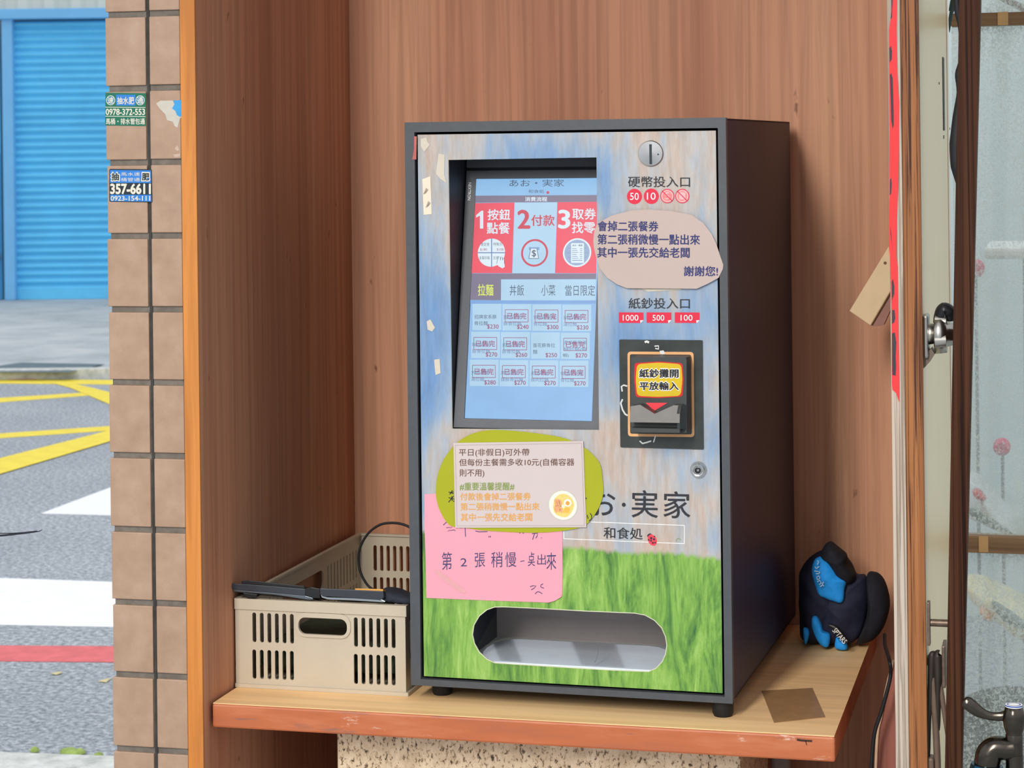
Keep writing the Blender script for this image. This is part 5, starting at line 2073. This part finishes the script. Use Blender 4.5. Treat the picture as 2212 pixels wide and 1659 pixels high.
g = G()
g.tube(hkp((395, 830), (415, 980), (440, 1150), (470, 1350), (495, 1550), (505, 1700), (515, 1900)), [.003, .0036, .0034, .0032, .003, .003, .003], CABL2, 10)
g.build('loop', hub)
g = G()
a, b = hk.at(*s11(262, 1545)), hk.at(*s11(345, 1760))
g.box((a.x, HY0 - .018, b.z), (b.x, HY0 + .004, a.z), CABL2)
g.build('lock_body', hub, bevel=.003)

# ================================================================== TAP AT THE LOWER RIGHT
sT = crop(2060, 1440, 152 / 1151)
TPY = -.16
tp = yplane(TPY)
TAPM = M('dark_chrome', (82, 76, 68), .2, 1.0, vary=.08)
axis = tp.at(*sT(985, 650))
tap = empty('tap', (axis.x, TPY, tp.at(*sT(985, 1440)).z - .02))
tag(tap, 'dark chrome lever tap with blue cap at the lower right corner', 'tap')


def tz(y):
    return tp.at(*sT(985, y)).z


rr = (tp.at(*sT(1130, 650)).x - tp.at(*sT(842, 650)).x) / 2
g = G()
zb = tz(1445)
g.lathe((axis.x, TPY, zb), (0, 0, 1), [(rr * .95, 0), (rr * 1.0, .004), (rr * 1.0, tz(1110) - zb), (rr * .93, tz(1090) - zb), (rr * 1.18, tz(1000) - zb), (rr * 1.32, tz(860) - zb), (rr * 1.22, tz(760) - zb), (rr * 1.02, tz(665) - zb), (rr * .9, tz(655) - zb)], TAPM, 36)
g.build('body', tap)
g = G()
lv = lambda *pts: [tp.at(*sT(*p)) for p in pts]
g.tube(lv((860, 800), (760, 815), (640, 812), (520, 785), (400, 725), (300, 650), (225, 592), (180, 560), (158, 545)), [.0066, .0056, .0053, .0058, .0076, .0086, .0085, .0064, .0015], TAPM, 18, flat=.55)
g.build('lever', tap)
g = G()
g.lathe((axis.x, TPY, tz(655)), (0, 0, 1), [(rr * .98, 0), (rr * .98, .0028)], WHITE_INK, 32)
cap = g.build('index_cap', tap)
g = G()
g.lathe((axis.x, TPY, tz(655) + .0012), (0, 0, 1), [(rr * 1.0, 0), (rr * 1.0, .0014)], M('cap_blue', (32, 66, 150), .3), 32)
zt_ = zplane(tz(655) + .0029)
g.ring(zt_, (axis.x, TPY), rr * .66, rr * .80, .0001, M('cap_blue', (0, 0, 0)), 32)
g.build('blue_ring', cap)
g = G()
g.tube(lv((1000, 1330), (880, 1340), (760, 1330), (660, 1345), (590, 1420), (560, 1520), (545, 1640)), [.014, .0145, .0150, .0155, .0165, .0165, .0160], TAPM, 18)
sp_ = g.build('spout', tap)
g = G()
a, b = tp.at(*sT(548, 1600)), tp.at(*sT(535, 1800))
g.tube([a, (a + b) / 2, b], [.0195, .0215, .0200], M('aerator_blue_reflection', (40, 86, 110), .2, .9), 18)  # blue reflection on the chrome spout end, put into its colour
g.build('aerator', sp_)
g = G()
g.cyl((axis.x, TPY, GROUND), (axis.x, TPY, zb + .001), .011, TAPM, 20)
g.build('riser_pipe', tap)

# ================================================================== SCOOTERS AND WALL BEYOND THE GLASS
s12 = crop(1880, 940, 332 / 1197)
SILV = M('silver_fairing', (214, 218, 216), .3, .2, vary=.04)
IVRY = M('ivory_fairing', (236, 226, 178), .3, vary=.05)
TINT = M('smoked_lens', (120, 130, 122), .25, vary=.1)
LAMPR = M('tail_lamp_red', (214, 40, 52), .25, vary=.06)
LAMPO = M('indicator_orange', (230, 140, 60), .25, vary=.06)
TYRE = M('tyre', (40, 42, 44), .8, vary=.15)


def scooter(yy, shell, lens, lamp, lampm, fair, label, wheel_px):
    pl = yplane(yy)
    outl = [pl.uv(*s12(*p)) for p in shell]
    c = pl.at(*s12(*shell[len(shell) // 2]))
    xs_ = [p[0] for p in outl]
    sc = empty('scooter', ((min(xs_) + max(xs_)) / 2, yy, GROUND))
    tag(sc, label, 'scooter', None)
    g = G()
    q = smooth(outl, 3)
    pillow(g, pl, q, .12, fair, rings=6)
    g.build('fairing', sc, recalc=True)
    g = G()
    pillow(g, pl, smooth([pl.uv(*s12(*p)) for p in lens], 3), .02, TINT, h0=.105, rings=4)
    g.build('lens', sc, recalc=True)
    g = G()
    pillow(g, pl, smooth([pl.uv(*s12(*p)) for p in lamp], 3), .03, lampm, h0=.11, rings=4)
    g.build('lamp', sc, recalc=True)
    for k in (0, 1):
        wx = min(xs_) + .10 + k * .55
        g = G()
        g.lathe((wx, yy - .05, GROUND + .21), (0, 1, 0), [(.10, .02), (.19, .0), (.21, .03), (.21, .07), (.19, .10), (.10, .08)], TYRE, 28)
        g.build('wheel', sc)
    g = G()
    zlow = min(p[1] for p in outl)
    g.box((min(xs_) + .08, yy - .06, GROUND + .19), (min(xs_) + .70, yy + .06, GROUND + .30), M('scooter_frame', (138, 148, 148), .5))
    g.box((min(xs_) + .14, yy - .04, GROUND + .28), (min(xs_) + .42, yy + .04, max(zlow + .05, GROUND + .32)), M('scooter_frame', (0, 0, 0)))
    g.build('frame', sc, bevel=.02)
    return sc


scooter(1.55, [(752, 330), (790, 298), (850, 330), (905, 390), (985, 470), (1050, 560), (1110, 640), (1180, 735), (1240, 800), (1100, 760), (980, 715), (860, 660), (745, 600), (720, 480)],
        [(765, 505), (850, 515), (950, 560), (1060, 640), (1110, 700), (1000, 670), (880, 610), (800, 560)], [(810, 360), (850, 350), (900, 390), (918, 430), (860, 430), (825, 405)], LAMPR, SILV,
        'silver scooter with red tail lamp behind the dusty glass, upper one', None)
scooter(1.25, [(735, 1120), (800, 1110), (950, 1160), (1090, 1230), (1200, 1290), (1330, 1360), (1420, 1600), (1200, 1565), (1060, 1470), (940, 1370), (850, 1300), (760, 1220)],
        [(960, 1200), (1060, 1250), (1200, 1350), (1230, 1420), (1100, 1390), (990, 1310)], [(860, 1260), (910, 1250), (960, 1310), (960, 1350), (900, 1330)], LAMPO, IVRY,
        'ivory scooter with orange indicator behind the glass, below the middle rail', None)
g = G()
gw = yplane(4.2)
OUTW = concrete_mat('outside_wall_paint', (196, 212, 210), (214, 226, 222), (226, 232, 228), 1.2)
g.box((0.2, 4.2, GROUND), (3.6, 4.4, 2.6), OUTW)
struct(g.build('wall_outside'))
PINKB = M('magenta_plastic', (214, 66, 108), .5, vary=.1)
for (x, y, r_, yy, lab) in ((2106, 580, 20, 1.9, 'magenta reflector glimpsed through glass beside the dark door edge'), (2164, 966, 18, 1.8, 'crimson lamp glimpsed through the glass above the silver scooter')):
    p = yplane(yy).at(x, y)
    g = G()
    k = r_ * (yy + 2.97) / FPX
    g.lathe((p.x, yy + .03, p.z), (0, -1, 0), [(k * .6, 0), (k, .012), (k, .03), (k * .6, .045)], PINKB, 20)
    o = empty('reflector', (p.x, yy, GROUND))
    tag(o, lab, 'reflector')
    g.build('lens', o)
    g = G()
    g.cyl((p.x, yy + .04, GROUND), (p.x, yy + .04, p.z + .01), .004, M('stalk', (158, 168, 168), .5), 10)
    g.build('stalk', o)
g = G()
p0_, p1_ = yplane(2.0).at(2125, 560), yplane(2.0).at(2330, 535)
g.box((p0_.x, 2.0, p0_.z), (p1_.x, 2.35, p1_.z), M('pale_seat', (232, 234, 226), .5))
g.box(((p0_.x + p1_.x) / 2 - .02, 2.1, GROUND), ((p0_.x + p1_.x) / 2 + .02, 2.14, p0_.z + .003), M('stalk', (0, 0, 0)))
tag(g.build('pale_stand', bevel=.008), 'pale flat-topped stand dimly seen through the upper glass', 'stand')
g = G()
br = yplane(YW + .25)
g.tube([br.at(*p) for p in ((2140, -30), (2165, -4), (2190, 8), (2215, 22), (2260, 60), (2330, 160), (2420, 420))], [.004, .005, .006, .0065, .007, .007, .007], M('bark', (134, 112, 92), .8, vary=.2), 10)
g.tube([br.at(2420, 420), br.at(2440, 900), br.at(2440, 1700), br.at(2440, 2600)], .008, M('bark', (0, 0, 0)), 10)
tag(g.build('branch'), 'curved brown branch behind glass at the top right corner', 'branch')
g = G()
lf = yplane(.12)
DG = M('dark_leaf', (44, 62, 58), .5, vary=.2)
for a, b, c_ in (((2074, -30), (2062, 12), (2051, 42)), ((2066, -30), (2056, 4), (2050, 24)), ((2060, 0), (2053, 40), (2051, 70))):
    g.tube([lf.at(*a), lf.at(*b), lf.at(*c_)], [.003, .0026, .0004], DG, 6)
tag(g.build('leaf_blades'), 'dark leaf blades hanging between the white door and dark door edge', 'leaf', kind='stuff')
